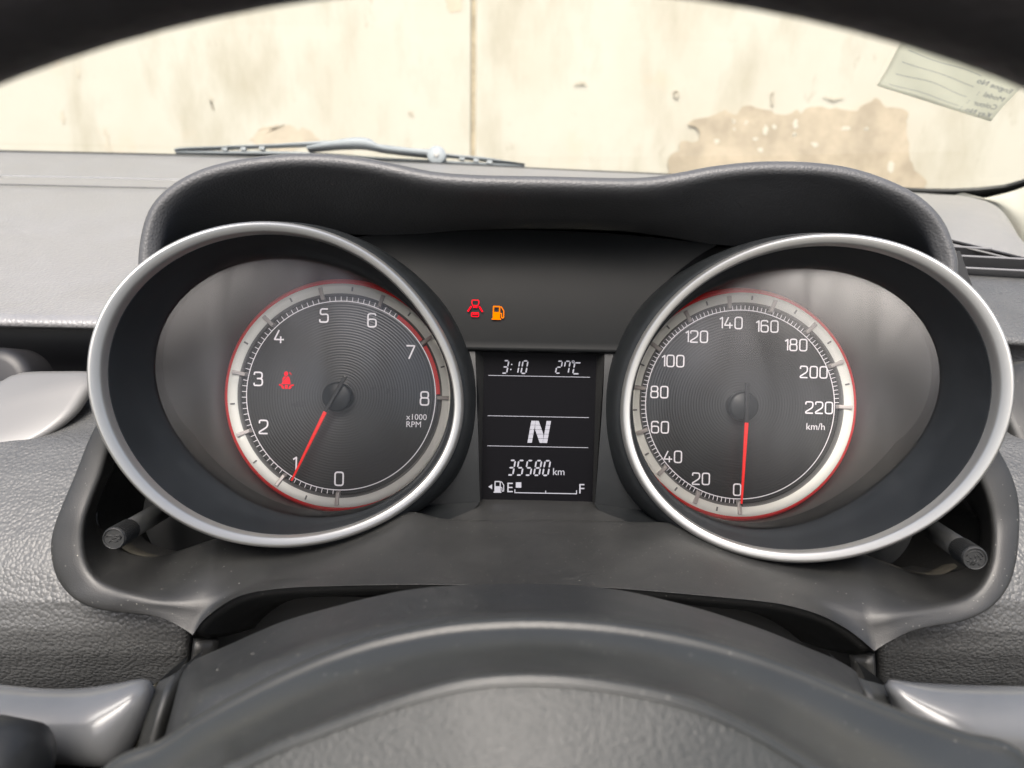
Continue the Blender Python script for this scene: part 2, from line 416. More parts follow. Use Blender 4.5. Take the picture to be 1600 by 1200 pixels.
def wall_material():
    M = bpy.data.materials.new("painted_wall"); M.use_nodes = True
    N = M.node_tree.nodes; L = M.node_tree.links; b = N["Principled BSDF"]; b.inputs["Roughness"].default_value = .85
    tc = N.new("ShaderNodeTexCoord")
    def noise(sc, detail, stretch, lo, hi, seed):
        mp = N.new("ShaderNodeMapping"); mp.inputs["Scale"].default_value = stretch; mp.inputs["Location"].default_value = (seed, seed*.7, seed*.3)
        L.new(tc.outputs["Object"], mp.inputs["Vector"])
        n = N.new("ShaderNodeTexNoise"); n.inputs["Scale"].default_value = sc; n.inputs["Detail"].default_value = detail; n.inputs["Roughness"].default_value = .6
        L.new(mp.outputs[0], n.inputs["Vector"])
        r = N.new("ShaderNodeMapRange"); r.inputs["From Min"].default_value = lo; r.inputs["From Max"].default_value = hi
        L.new(n.outputs["Fac"], r.inputs["Value"]); return r.outputs["Result"]
    def mix(a, bcol, fac, k):
        mx = N.new("ShaderNodeMix"); mx.data_type = 'RGBA'
        mu = N.new("ShaderNodeMath"); mu.operation = 'MULTIPLY'; mu.inputs[1].default_value = k; L.new(fac, mu.inputs[0]); L.new(mu.outputs[0], mx.inputs["Factor"])
        if isinstance(a, tuple): mx.inputs["A"].default_value = (*a, 1)
        else: L.new(a, mx.inputs["A"])
        mx.inputs["B"].default_value = (*bcol, 1); return mx.outputs["Result"]
    c = mix((.55, .535, .455), (.51, .475, .385), noise(2.2, 5, (1, 1, .6), .42, .68, 3), .8)
    c = mix(c, (.38, .345, .255), noise(7, 5, (1, 1, .07), .50, .76, 11), .7)       # rain streaks
    c = mix(c, (.33, .28, .20), noise(16, 5, (1, 1, .35), .66, .78, 21), .6)       # spots
    c = mix(c, (.62, .47, .33), noise(3.5, 6, (1, 1, 1), .62, .72, 31), .35)       # pinkish blotches
    L.new(c, b.inputs["Base Color"])
    bp = N.new("ShaderNodeBump"); bp.inputs["Strength"].default_value = .12; bp.inputs["Distance"].default_value = .01
    nz = N.new("ShaderNodeTexNoise"); nz.inputs["Scale"].default_value = 18; nz.inputs["Detail"].default_value = 6
    L.new(tc.outputs["Object"], nz.inputs["Vector"]); L.new(nz.outputs["Fac"], bp.inputs["Height"]); L.new(bp.outputs["Normal"], b.inputs["Normal"])
    return M
M_wall = wall_material()
M_plaster = mat("bare_plaster", (.455, .39, .29), .9, bump=('noise', 40, .1), var=(9, .16, .03))
M_plasterlight = mat("paint_flake", (.58, .555, .46), .85)
M_groove = mat("joint_grime", (.44, .38, .27), .9, var=(20, .2, .02))

# ================================================================== BACKGROUND WALL
WALL_Y = 2.7
def on_wall(u, v, off=0.0):
    d = to_world(pc(u, v, 1.0)) - CAM
    q = CAM + d * ((WALL_Y - off - CAM.y) / d.y)
    return cab(q)
def wpt(x, y, z): return cab((x, y, z))
jx = to_world(on_wall(740, 120)).x
wroot = empty("plaster_wall", wpt(0, WALL_Y, 0), "cream painted wall outside with peeling paint, streaks and a vertical joint", "wall")
def slab(name, x0, x1, y0, y1, z0, z1, M, parent, bev=.006):
    v = [wpt(x, y, z) for x in (x0, x1) for y in (y0, y1) for z in (z0, z1)]
    f = [(0,1,3,2),(4,6,7,5),(0,4,5,1),(2,3,7,6),(0,2,6,4),(1,5,7,3)]
    return mk(name, v, f, M, parent, smooth=False, bevel=bev, recalc=True)
slab("wall_panel", -6, jx-.009, WALL_Y, WALL_Y+.2, 0, 2.6, M_wall, wroot)
slab("wall_panel", jx+.006, 6, WALL_Y+.004, WALL_Y+.2, 0, 2.6, M_wall, wroot)
slab("wall_joint", jx-.02, jx+.02, WALL_Y+.012, WALL_Y+.19, .01, 2.59, M_groove, wroot, 0)
def jitter(pts, amp, n):
    q = catmull(pts, n, True); out = []
    ph = np.random.rand(12)*6.28; rn = np.random.randn(2, max(8, n//4)); xs = np.linspace(0, 1, rn.shape[1], endpoint=False)
    for i, p in enumerate(q):
        t = 2*math.pi*i/n
        d = sum(math.sin((7+5*k)*t+ph[k])/(1+.25*k) for k in range(8))*amp + (random.random()-.5)*amp*1.2
        dn = sum(math.sin((9+4*k)*t+ph[k+2])/(1+.25*k) for k in range(8))*amp
        out.append((p[0]+d+amp*np.interp(i/n, xs, rn[0], period=1), p[1]+dn+1.6*amp*np.interp(i/n, xs, rn[1], period=1)))
    return out
def wall_patch(name, pts, amp, n, M, off, th=.003):
    q = jitter(pts, amp, n)
    v = [on_wall(a, b, off) for a, b in q]; v2 = [on_wall(a, b, off-th) for a, b in q]
    k = len(v); f = [tuple(range(k))[::-1]] + [(i, (i+1) % k, k+(i+1) % k, k+i) for i in range(k)]
    return mk(name, v+v2, f, M, wroot, smooth=False, recalc=True)
wall_patch("peeled_patch", [(1078,192),(1100,183),(1130,176),(1150,170),(1165,164),(1190,170),(1215,178),(1240,181),(1258,168),(1275,161),(1300,168),(1330,174),(1352,160),(1375,157),(1395,168),(1410,175),(1419,180),(1417,210),(1425,235),(1432,262),(1440,300),(1400,320),(1250,330),(1100,320),(1040,290),(1055,245),(1068,222),(1090,215),(1086,200)], 1.9, 320, M_plaster, .002, .001)
for cx, cy, rx, ry in ((1196,203,4,7),(1210,198,4,3),(1188,234,4,3),(1243,193,3,7),(1242,210,3,3),(1273,225,5,3),(1322,201,7,3),(1353,202,4,2),(1147,190,3,3),(1166,192,3,4),(1120,220,4,3),(1180,217,3,3),(1392,260,5,10),(1148,202,3,2)):
    wall_patch("paint_flake", [(cx+rx*math.cos(t), cy+ry*math.sin(t)) for t in np.linspace(0, 6.28, 7)[:-1]], .6, 18, M_plasterlight, .0028, .0006)
M_pinkpl = mat("thin_paint", (.52, .455, .35), .9, var=(14, .1, .02))
wall_patch("peeled_patch", [(392,215),(405,203),(425,196),(450,197),(470,203),(492,210),(500,222),(480,232),(440,236),(400,233)], 1.6, 70, M_pinkpl, .001, .0006)
M_grime = mat("wall_grime", (.52, .48, .385), .9, var=(14, .12, .02))
for pts in ([(160,196),(164,200),(170,216),(176,236),(166,236),(163,215)], [(119,106),(123,108),(124,121),(120,122)], [(94,175),(99,176),(102,192),(96,190)], [(330,150),(333,160),(334,172),(330,170)], [(640,174),(645,176),(646,182),(641,183)], [(1052,143),(1059,142),(1060,150),(1053,151)], [(1205,146),(1209,147),(1209,160),(1206,160)],
            [(1288,152),(1305,151),(1320,154),(1304,157)], [(900,129),(915,128),(916,132),(902,133)]):
    wall_patch("grime_spot", pts, .9, 30, M_grime, .001, .0006)
# old shallow render band beside the joint
wall_patch("render_band", [(695,-60),(722,-60),(721,8),(714,20),(703,18),(697,5)], .8, 40, M_pinkpl, .001, .0006)

# ================================================================== WINDSCREEN
wbase = to_world(pc(170, 238, .85)); TS = math.tan(math.radians(30))
def on_glass(u, v, off=0.0):
    """pixel on the sloping windscreen; off moves towards the driver"""
    d = to_world(pc(u, v, 1.0)) - CAM
    k0 = wbase.z - off + TS*wbase.y
    t = (k0 - CAM.z - TS*CAM.y) / (d.z + TS*d.y)
    return cab(CAM + d*t)
groot = empty("windscreen", on_glass(800, 258), "clear sloping windscreen with black edge band above the dashboard", "windscreen")
low = [(-500,224),(-200,230),(0,234.5),(170,238),(300,241),(500,247),(700,255),(880,264),(1040,271),(1250,283),(1440,294),(1506,294),(1544,291.5),(1572,288),(1600,280),(1650,262),(1720,225)]
lowc = catmull([on_glass(u, v) for u, v in low], 60)
def up_glass(p, k):
    w = to_world(p); w = w + Vector((0, -1, TS))*k; return cab(w)
surf("glass_pane", [lowc, [up_glass(p, .22) for p in lowc], [up_glass(p, .50) for p in lowc]], 60, 4, M_windscreen, groot, raw=True, smooth=True)
fr_low = [(-500,229),(-200,233),(0,237),(170,240.5),(300,244),(500,250),(700,258),(880,267),(1040,274.5),(1250,288),(1440,303),(1487,306),(1525,311),(1562,305),(1600,295),(1650,279),(1740,240)]
frc = catmull([on_glass(u, v, .004) for u, v in fr_low], 60)
frt = [on_glass(u, v, .004) for u, v in low]
surf("black_edge_band", [catmull(frt, 60), frc], 60, 2, M_frit, groot, raw=True, thick=.004)

# sticker on the inside of the glass
o0 = on_glass(1370, 134, .003); e1 = on_glass(1548, 190, .003) - o0; e2 = on_glass(1420, 45, .003) - o0
Wd = np.linalg.norm(e1); Hd = np.linalg.norm(e2); e1 /= Wd; e2 = e2 - e1*e2.dot(e1)*0; e2 /= np.linalg.norm(e2)
nst = np.cross(e1, e2); nst /= np.linalg.norm(nst)
if nst[1] > 0: nst = -nst
class FS:
    def p(s, x, y, h=0): return o0 + e1*x + e2*y + nst*(h + .0012*math.sin(x*70+y*40)*math.sin(y*60))
fs = FS()
WS = Wd
sroot = empty("paper_sticker", fs.p(WS/2, 0), "pale rectangular paper sticker with mirrored lettering stuck inside the windscreen", "sticker")
nx, ny = 24, 14
sv = [fs.p(WS*i/nx*(1 - .0*j/ny), Hd*j/ny) for j in range(ny+1) for i in range(nx+1)]
mk("paper", sv, grid_faces(ny+1, nx+1), M_paper, sroot, thick=.0004)
for k, (t, yy) in enumerate((("Engine No", .60), ("Model  :", .415), ("Colour  :", .24), ("Key No. :", .08))):
    v, f = text_mesh(fs, t, WS*.955, Hd*(yy+.035), .0105, .0014, 'LEFT', 1.0, True); mk("printed_word", v, f, M_ink, sroot, smooth=False)
for k, yy in enumerate((.90, .72, .53, .34, .13)):
    pts = [(WS*t, Hd*(yy + .009*math.sin(t*13+k) - .0*t)) for t in np.linspace(.07, .66, 24)]
    v, f = ribbon(pts, .0006); mk("ruled_line", [fs.p(q[0], q[1], .0011) for q in v], f, M_ink, sroot, smooth=False)

# ================================================================== WIPER
WY = .885
wp = empty("wiper", pc(540, 250, WY), "black windscreen wiper, tinted grey for glare, resting along the bottom of the glass", "wiper")
def wbar(name, top, bot, M, Y=WY, th=.008):
    n = 40; a = catmull([pc(u, v, Y) for u, v in top], n); b = catmull([pc(u, v, Y) for u, v in bot], n)
    bk = np.array([0, th, 0]); f_ = np.array([0, -th*.4, 0])
    mid = (a+b)/2 + f_
    R = np.array([a+bk, a, mid, b, b+bk]); 
    return mk(name, R.reshape(-1, 3), grid_faces(5, n), M, wp, recalc=False)
wbar("blade_frame", [(273,232),(277,230.5),(340,228),(430,224.5),(520,220),(600,226),(700,240),(760,246),(820,256)], [(273,236),(280,234),(340,231.5),(430,228.5),(520,226),(600,231),(700,244),(760,250),(820,257)], M_wiper)
wbar("rubber_strip", [(275,235.5),(340,235.5),(430,236),(520,240),(600,246),(700,251),(760,254),(820,257)], [(275,240),(340,241),(430,242),(520,245),(600,250),(700,256),(760,259),(820,262)], M_wiper, WY+.004)
for u, v in ((352,231.5),(381,231),(410,230),(722,246),(744,249),(765,252)):
    a = pc(u-4, v+1, WY+.002); b = pc(u+4, v+2.5, WY+.002); vv, ff = box_between(a, b, .006, .004); mk("bracket", vv, ff, M_wiper, wp, smooth=False)
wbar("arm", [(480,228),(520,220),(545,215.5),(562,214.5),(578,217),(598,228),(640,231.5),(690,234)], [(480,234),(520,230),(545,229),(562,229),(578,231),(598,235),(640,240),(690,245)], M_wiper, WY-.012, .012)
jc = pc(682, 242, WY-.02)
jf = Fr(jc)
v, f = lathe(jf, [(.0105, -.012), (.0105, .0), (.0100, .0008), (.001, .0010)], 28); mk("pivot_cap", v, f, M_wiper, wp)
v, f = lathe(jf, [(.0032, .0008), (.0032, .002), (.0026, .0024), (.0002, .0024)], 16); mk("pivot_bolt", v, f, M_bolt, wp)

# ================================================================== DASHBOARD
dash = empty("dashboard", pc(800, 1000, .42), "dark grey grained dashboard around the instrument cluster", "dashboard")
far = [(-700,214),(-400,226),(0,235.5),(170,239),(300,242.5),(500,248.5),(700,257),(880,266),(1040,273.5),(1250,287),(1440,302),(1487,304),(1512,307)]
far3 = [pc(u, v, .85) for u, v in far]
st3 = [pc(u, v + 37 - max(0, u-600)*.018, .74) for u, v in far]
st3b = [pc(u, v + 40 - max(0, u-600)*.018, .735) for u, v in far]
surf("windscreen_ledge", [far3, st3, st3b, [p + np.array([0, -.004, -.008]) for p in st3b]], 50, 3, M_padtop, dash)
prof = [(278,.728),(292,.675),(330,.585),(365,.53),(410,.468),(450,.425),(485,.392),(500,.381),(507,.377),(511,.380),(513.5,.390),(515,.405),(512,.44)]
def dash_curve(u):
    ro = math.tan(ROLL)*(u-100)
    return [pc(u, v+ro, Y) for v, Y in prof]
n_ = 60
cols = [catmull(dash_curve(100), n_) + np.array([dx, 0, 0]) for dx in (-.55, -.35, -.2, -.1, 0, .06, .14)]
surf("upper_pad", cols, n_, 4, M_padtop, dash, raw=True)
# dash top behind the hood
cA = catmull([pc(u, v + 39 - max(0, u-600)*.018, .737) for u, v in far if 450 < u < 1450], 40)
cB = catmull([pc(u, v, .50) for u, v in ((420,350),(560,346),(700,345),(1000,350),(1250,355),(1425,365))], 40)
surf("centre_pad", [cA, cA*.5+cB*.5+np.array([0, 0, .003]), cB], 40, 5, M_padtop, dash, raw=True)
# thin seam on the upper pad
sm = [pc(u, 292.5+(u-100)*.0227, .671) + np.array([0, 0, .0012]) for u in (-400, -100, 100, 230, 330)]
v, f = tube(catmull(sm, 20), [.0006]*20, 6); mk("pad_seam", v, f, M_pad, dash)
# recessed dark slot below the upper pad
gp = [(500,.435),(530,.436),(560,.432),(590,.42),(640,.40)]
gc = catmull([pc(100, a, b) for a, b in gp], 24)
surf("ledge_slot", [gc + np.array([dx, 0, 0]) for dx in (-.55, -.2, 0, .14)], 24, 3, M_vent, dash, raw=True)
# rounded vent dial in the slot at the far left
vf = Fr(pc(-8, 600, .375), (1,0,0), (0,0,1))
v, f = lathe(vf, [(.018, -.02), (.018, -.004), (.016, 0), (.012, .001), (.001, .001)], 40); mk("vent_dial", v, f, M_vent, dash)
# silver trim on the left
def fan(name, out, M, parent, Yf, dome=.0, thick=.003, rings=((1, 0), (.965, -.0022), (.9, -.003), (.6, -.0045), (.25, -.005))):
    q = catmull([pc(u, v, Yf(u, v)) for u, v in out], 72, True); c = q.mean(0)
    rows = [q + np.array([0, thick, 0])]
    for s, d in rings: rows.append(c + (q-c)*s + np.array([0, d, 0]))
    R = np.array(rows); k = len(q)
    V = R.reshape(-1, 3).tolist() + [(c + np.array([0, rings[-1][1], 0])).tolist()]
    F = grid_faces(len(R), k, True) + [((len(R)-1)*k+(j+1) % k, (len(R)-1)*k+j, len(V)-1) for j in range(k)]
    return mk(name, V, F, M, parent, recalc=True)
tl = [(-260,640),(-100,612),(0,596),(22,586),(45,581),(95,580),(140,581),(150,592),(137,616),(118,645),(95,666),(68,684),(35,699),(0,709),(-120,735),(-260,745)]
fan("silver_trim", tl, M_trimsilver, dash, lambda u, v: .372 - (v-580)*.00022)
# lower left pad
lowp = [(600,.40),(640,.372),(690,.345),(740,.331),(790,.320),(840,.311),(890,.305),(940,.3015),(985,.302),(1020,.306),(1060,.316),(1110,.335),(1180,.37)]
def low_pad(edge, sgn, far_u):
    E = catmull(edge, 90); lv = np.array(lowp)
    cols = [0, .3, .55, .7, .8, .88, .94, .975, .992, 1.0]
    V = []
    for u, v in E:
        Y = np.interp(v, lv[:, 0], lv[:, 1])
        for q in cols: V.append(pc(far_u + (u-far_u)*q, v, Y + (.004 if q == 1.0 else .0006 if q > .99 else 0) - .001*(q > .5)))
        V.append(pc(u, v, Y+.03))
    return mk("lower_pad", V, grid_faces(len(E), len(cols)+1), M_pad, dash)
low_pad([(240,600),(200,640),(158,690),(133,741),(114,786),(102,817),(95,842),(95,866),(101,890),(113,911),(133,930),(162,943),(200,950),(238,955),(268,964),(290,976),(299,990),(298,1010),(296,1040),(292,1080),(286,1130),(280,1180)], -1, -420)
low_pad([(1500,600),(1530,660),(1555,712),(1566,738),(1575,768),(1579,800),(1578,838),(1574,872),(1565,902),(1548,929),(1525,947),(1495,961),(1458,968),(1422,976),(1392,990),(1374,1004),(1369,1018),(1370,1040),(1372,1080),(1378,1130),(1384,1180)], 1, 1950)
rt = [(1380,296),(1440,302.5),(1487,304.5),(1512,307),(1545,316),(1566,330),(1582,352),(1600,386),(1612,412)]
rY = [.72,.72,.72,.71,.69,.66,.63,.60,.58]
rcA = catmull([pc(u, v, Y) for (u, v), Y in zip(rt, rY)], 40)
rcB = catmull([pc(u, v, .47) for u, v in ((1420,366),(1500,378),(1540,386),(1600,401),(1640,412))], 40)
surf("upper_pad", [rcA, rcA*.45+rcB*.55+np.array([0,0,.004]), rcB, rcB+np.array([0,-.002,-.004]), rcB+np.array([0,.01,-.008])], 40, 5, M_padtop, dash, raw=True)
# face pad below the right vent
rp = [(428,.462),(433,.452),(445,.440),(470,.424),(500,.408),(522,.399),(533,.396),(538,.399),(545,.41),(575,.415)]
colsF = [catmull([pc(u, v + (1.6 if u < 1530 else 0)*0 + (u-1550)*.06, Y) for v, Y in rp], 40) for u in (1440, 1480, 1520, 1560, 1600, 1700, 1850)]
surf("face_pad", colsF, 40, 4, M_pad, dash, raw=True)
gcr = catmull([pc(1600, a, b) for a, b in ((538,.41),(550,.425),(575,.42),(610,.405),(660,.395))], 20)
surf("ledge_slot", [gcr + np.array([dx, 0, 0]) for dx in (-.06, 0, .1, .2)], 20, 3, M_vent, dash, raw=True)
tr_ = [(1860,650),(1700,590),(1625,566),(1590,566),(1572,580),(1560,620),(1565,648),(1576,672),(1588,700),(1602,730),(1640,775),(1860,820)]
fan("grey_trim", tr_, M_satin, dash, lambda u, v: .368 - (v-580)*.00018)
# vent on the right with slats
vroot = empty("air_vent", pc(1600, 430, .47), "black horizontal air vent with thin slats at the right dashboard end", "air vent")
vb = [pc(u, v, .505) for u, v in ((1440,360),(1760,425),(1760,470),(1440,440))]
mk("vent_cavity", vb, [(0,1,2,3)], M_dark, vroot, smooth=False)
for a, b, Y, w in (((1470,375.5),(1760,446),.462,.010), ((1470,379.5),(1760,450.5),.459,.006)):
    v, f = box_between(pc(*a, Y), pc(*b, Y), w, .0011); mk("vent_frame", v, f, M_trimsilver if w < .008 else M_vent, vroot, smooth=False, bevel=.0003)
for a, b, Y in (((1470,392.2),(1541,396.5),.462), ((1470,406.3),(1760,421),.458), ((1470,424.5),(1760,439),.454)):
    v, f = box_between(pc(*a, Y), pc(*b, Y), .013, .0013, (0, .35, 1)); mk("vent_slat", v, f, M_slat, vroot, smooth=False, bevel=.0004)
# pillar trim
pr = empty("pillar_trim", pc(1620, 380, .6), "cream windscreen pillar trim beside the right dashboard end", "pillar trim")
pA = catmull([pc(u, v, Y) for u, v, Y in ((1500,302,.74),(1527,310,.72),(1562,304.5,.70),(1600,294,.68),(1660,270,.64),(1740,225,.58))], 30)
pB = catmull([pc(u, v, Y) for u, v, Y in ((1512,312,.735),(1545,320,.71),(1585,350,.66),(1625,420,.58),(1700,440,.54),(1800,430,.5))], 30)
surf("pillar_cover", [pA + np.array([0, .02, 0]), pA, pA*.6+pB*.4+np.array([0, -.006, 0]), pB, pB+np.array([0, .02, -.03])], 30, 5, M_pillar, pr, raw=True)

# ================================================================== INSTRUMENT PANEL (hood, centre, surround)
X0 = .0135
panel = empty("instrument_panel", pc(850, 914, .34), "dark instrument binnacle with curved hood and satin surround below the dials", "instrument panel")
hl = [(212,440),(213,412),(214,392),(217,370),(223,345),(233,322),(251,300),(280,278),(320,259.5),(370,247),(430,239),(480,237),(530,239.5),(575,245),(620,254),(660,262.5),(690,267),(740,270.5),(800,272),(860,273),(920,274.5),(980,275.5),(1020,273.5),(1060,267.5),(1110,258),(1170,251),(1230,249.5),(1290,253),(1340,262),(1390,279),(1430,299),(1460,323),(1480,350),(1492,380),(1499,405),(1500,432),(1499,455)]
HN = 150; HY = .318
H = catmull([pc(u, v, HY) for u, v in hl], HN)
hb = [(230,470),(236,440),(262,412),(305,388),(360,371),(430,363),(500,363),(560,366.5),(610,368),(660,366),(730,360),(850,357.5),(960,360.5),(1040,369.5),(1100,380),(1160,385),(1220,384),(1290,385),(1360,393),(1420,411),(1462,440),(1485,470),(1492,500)]
HB = catmull([pc(u, v, .366) for u, v in hb], HN)
inn = HB - H; inn[:, 1] = 0; inn /= np.linalg.norm(inn, axis=1)[:, None]
tng = np.gradient(H, axis=0); tng /= np.linalg.norm(tng, axis=1)[:, None]
nin = np.stack([tng[:, 2], 0*tng[:, 0], -tng[:, 0]], 1); nin /= np.linalg.norm(nin, axis=1)[:, None]
Yv = np.array([0, 1, 0])
rows = [H + Yv*.20 + np.array([0, 0, -.01]), H + Yv*.09 + np.array([0, 0, .004]), H + Yv*.03 + np.array([0, 0, .001]) + nin*.0006, H + Yv*.010 + nin*.0002, H + Yv*.003,
        H - Yv*.001 + nin*.0013, H - Yv*.0025 + nin*.0036, H - Yv*.0015 + nin*.0060, H + Yv*.004 + nin*.0085]
q = H + Yv*.004 + nin*.0085
rows += [q*.72 + HB*.28 + nin*.0008, q*.4 + HB*.6 + nin*.0012, HB]
surf("hood", rows, HN, 3, M_hood, panel, raw=True)
# tell-tale panel between the dials
def side_grid(name, L, R, bow, M, n=40, m_=24, Yf=lambda t: .36, fold=None):
    """panel between two edge curves given in pixels; bow lifts the middle of the top edge"""
    L = catmull([(u, v, 0) for u, v in L], m_); R = catmull([(u, v, 0) for u, v in R], m_)
    V = []
    for j in range(m_):
        t = j/(m_-1)
        for i in range(n):
            q = i/(n-1); p = L[j]*(1-q) + R[j]*q
            V.append(pc(p[0], p[1] - bow*(1-t)**2*4*q*(1-q), Yf(t) - .0025*4*t*(1-t)))
    nr = m_
    if fold:
        last = np.array(V[-n:])
        for d in fold: V += list(last + np.array(d)); nr += 1
    return mk(name, V, grid_faces(nr, n), M, panel)
side_grid("telltale_panel", [(540,372),(580,388),(626,420),(660,455),(684,488),(706,528),(712,541)], [(1120,383),(1088,402),(1046,436),(1012,474),(990,510),(978,538),(975,546)], 18, M_telltale,
          Yf=lambda t: .3655-.009*t, fold=[(0,-.0004,-.0010),(0,.0012,-.0018),(0,.012,-.002)])
# facia beside the screen
FY = .357
def quad(name, pts, M, parent, nx=6, ny=6, **k):
    a, b, c, d = [np.array(p) for p in pts]
    V = [(a*(1-i/nx)+b*i/nx)*(1-j/ny) + (d*(1-i/nx)+c*i/nx)*j/ny for j in range(ny+1) for i in range(nx+1)]
    return mk(name, V, grid_faces(ny+1, nx+1), M, parent, **k)
side_grid("facia", [(710,543),(720,600),(719,660),(706,715),(680,755),(650,785),(640,792)], [(742,545),(744,590),(745,630),(747,680),(748,720),(749,760),(750,784)], 0, M_collar, 8, 20, Yf=lambda t: .3592-.0015*t)
side_grid("facia", [(945,548),(943,600),(940,650),(937,690),(934,730),(931,770),(929,788)], [(979,547),(973,600),(972,660),(980,710),(998,750),(1030,790),(1060,812)], 0, M_collar, 8, 20, Yf=lambda t: .3592-.0015*t)
SY = .366
quad("screen_reveal", [pc(742,545,FY+.002), pc(756.5,546,SY), pc(752,781,SY), pc(750,784,FY)], M_satin, panel, 2, 2)
quad("screen_reveal", [pc(932.5,548,SY), pc(945,548,FY+.002), pc(929,788,FY), pc(925.5,784,SY)], M_satin, panel, 2, 2)
led = [catmull([pc(u, v, Y) for u, v in c], 40) for c, Y in (
    (((751.5,780.5),(800,781),(850,782),(926,784)), SY), (((738,796),(800,797),(880,798),(940,799)), .350), (((700,812),(780,813),(880,813),(985,816)), .341))]
surf("screen_ledge", led, 40, 4, M_satin, panel, raw=True)
for pts in ([(560,800),(650,790),(750,784.5),(751,782)], [(929,787),(926,785),(1040,800),(1120,812)]):
    pass
q1 = [catmull([pc(u, v, Y) for u, v, Y in c], 20) for c in (((560,800,.357),(650,791,.357),(750,784,.357)), ((560,812,.350),(650,802,.350),(739,796,.350)), ((560,830,.341),(640,815,.341),(704,812,.341)))]
surf("ledge_side", q1, 20, 3, M_collar, panel, raw=True)
q2 = [catmull([pc(u, v, Y) for u, v, Y in c], 20) for c in (((928,787,.357),(1040,803,.357),(1120,815,.357)), ((939,799,.350),(1040,812,.350),(1120,826,.350)), ((982,815.5,.341),(1060,825,.341),(1120,840,.341)))]
surf("ledge_side", q2, 20, 3, M_collar, panel, raw=True)

# lower surround
def seg(pts, n): return catmull([pc(*p) for p in pts], n)
def join(*s): return np.vstack([x[:-1] for x in s[:-1]] + [s[-1]])
N1, N2, N3 = 60, 120, 60
O = join(seg([(165,640,.300),(150,667,.300),(138,692,.300),(119,741,.299),(100,786,.297),(88,817,.296),(81.5,845,.295),(82,870,.294),(88,895,.293),(100,917,.292),(121,937,.290),(150,950,.289),(190,957,.288),(230,961,.287),(262,970,.286),(290,985,.285),(301,993,.285)], N1),
         seg([(301,993,.285),(307,984,.285),(317,970,.285),(337,953,.285),(366,935,.285),(400,924.5,.285),(450,918.5,.285),(520,915.5,.285),(640,913.5,.285),(740,914,.285),(850,915,.285),(940,918,.285),(1010,923,.285),(1090,930,.285),(1180,938.5,.285),(1230,946,.285),(1280,960.5,.285),(1320,981,.285),(1347,1001,.285),(1366,1018,.285)], N2),
         seg([(1366,1018,.285),(1372,1014,.285),(1395,1000,.285),(1425,986,.286),(1460,978,.287),(1500,971,.288),(1535,956,.289),(1560,935,.291),(1577,908,.293),(1586,875,.295),(1590,840,.297),(1591,800,.299),(1587,768,.300),(1577,738,.301),(1564,712,.302),(1545,680,.302)], N3))
K = join(seg([(180,680,.300),(170,708,.300),(160,742,.299),(145,780,.297),(134,812,.295),(131,845,.294),(136,876,.293),(150,900,.292),(176,915,.291),(215,926,.289),(255,931,.2885),(290,925,.289),(322,912,.291)], N1),
         seg([(322,912,.291),(345,908,.293),(385,901,.296),(450,893,.302),(550,880,.306),(700,868,.309),(850,866,.310),(1000,870,.309),(1120,888,.306),(1230,907,.300),(1290,918,.295),(1325,926,.2925),(1350,932,.291)], N2),
         seg([(1350,932,.291),(1385,942,.289),(1435,945,.290),(1490,936,.292),(1525,918,.293),(1543,887,.295),(1549,850,.297),(1548,815,.299),(1541,780,.300),(1528,748,.301),(1510,720,.302)], N3))
I = join(seg([(195,690,.318),(185,712,.320),(168,742,.322),(155,775,.324),(149.5,800,.324),(152,820,.323),(162,838,.322),(180,856,.321),(205,866,.320),(240,870.5,.319),(280,861,.318),(318,848,.318),(340,842,.318)], N1),
         seg([(340,842,.318),(400,846,.321),(460,846,.325),(540,833,.330),(600,812,.334),(640,800,.337),(700,811.5,.3405),(780,812.5,.3405),(880,812.5,.3405),(985,815.5,.3405),(1050,818,.337),(1100,835,.333),(1170,858,.328),(1240,868,.323),(1300,869,.320),(1345,866,.318)], N2),
         seg([(1345,866,.318),(1370,875,.318),(1405,888,.319),(1440,897,.320),(1475,897,.321),(1508,886,.322),(1526,862,.323),(1533,834,.324),(1528,808,.324),(1515,790,.322),(1500,770,.320),(1485,745,.318)], N3))
nO = len(O)
sideW = np.ones((nO, 1)); sideW[:N1] = 0; sideW[N1+N2-2:] = 0
tO = np.gradient(O, axis=0); out = np.stack([-tO[:, 2], 0*tO[:, 0], tO[:, 0]], 1); out /= np.linalg.norm(out, axis=1)[:, None]
cO = O.mean(0)
out[((O-cO)*out).sum(1) < 0] *= -1
for i in range(N1-1, N1+N2-2): 
    if out[i][2] > 0: out[i] *= -1
idx = np.arange(nO); wb = np.clip(np.minimum(np.abs(idx-(N1-1)), np.abs(idx-(N1+N2-2)))/22.0, 0, 1)[:, None]; wb = np.where(sideW > 0, .25*wb, wb)
BG = lambda k: np.array([0, 1, 0])*k*wb
ws = np.where(sideW > 0, 0, wb); ws = ws*ws*(3-2*ws); fa = .04+.26*(1-ws); fb = .07+.23*(1-ws); fc = .4+.25*(1-ws)
srows = [O + Yv*.075 + np.array([0, 0, -.022])*sideW + out*.001*(1-sideW), O + Yv*.03 + np.array([0, 0, -.012])*sideW, O + Yv*.006 + np.array([0, 0, -.0042])*sideW, O + Yv*.0018 + out*.0004, O, O*.94+K*.06 - BG(.0012),
         O*(.5+.15*(1-ws))+K*(.5-.15*(1-ws)) - BG(.0020), K*(1-fa)+O*fa - BG(.0014), K*(1-fb)+I*fb + BG(.0012), K*(1-fc)+I*fc + BG(.004), I, I + np.array([0, .003, -.0012]), I + np.array([0, .03, -.004])]
surf("lower_surround", srows, nO, 3, M_satin, panel, raw=True)
quad("back_housing", [pc(230,372,.392), pc(1500,392,.392), pc(1700,960,.392), pc(60,960,.392)], M_dark, panel, 2, 2)
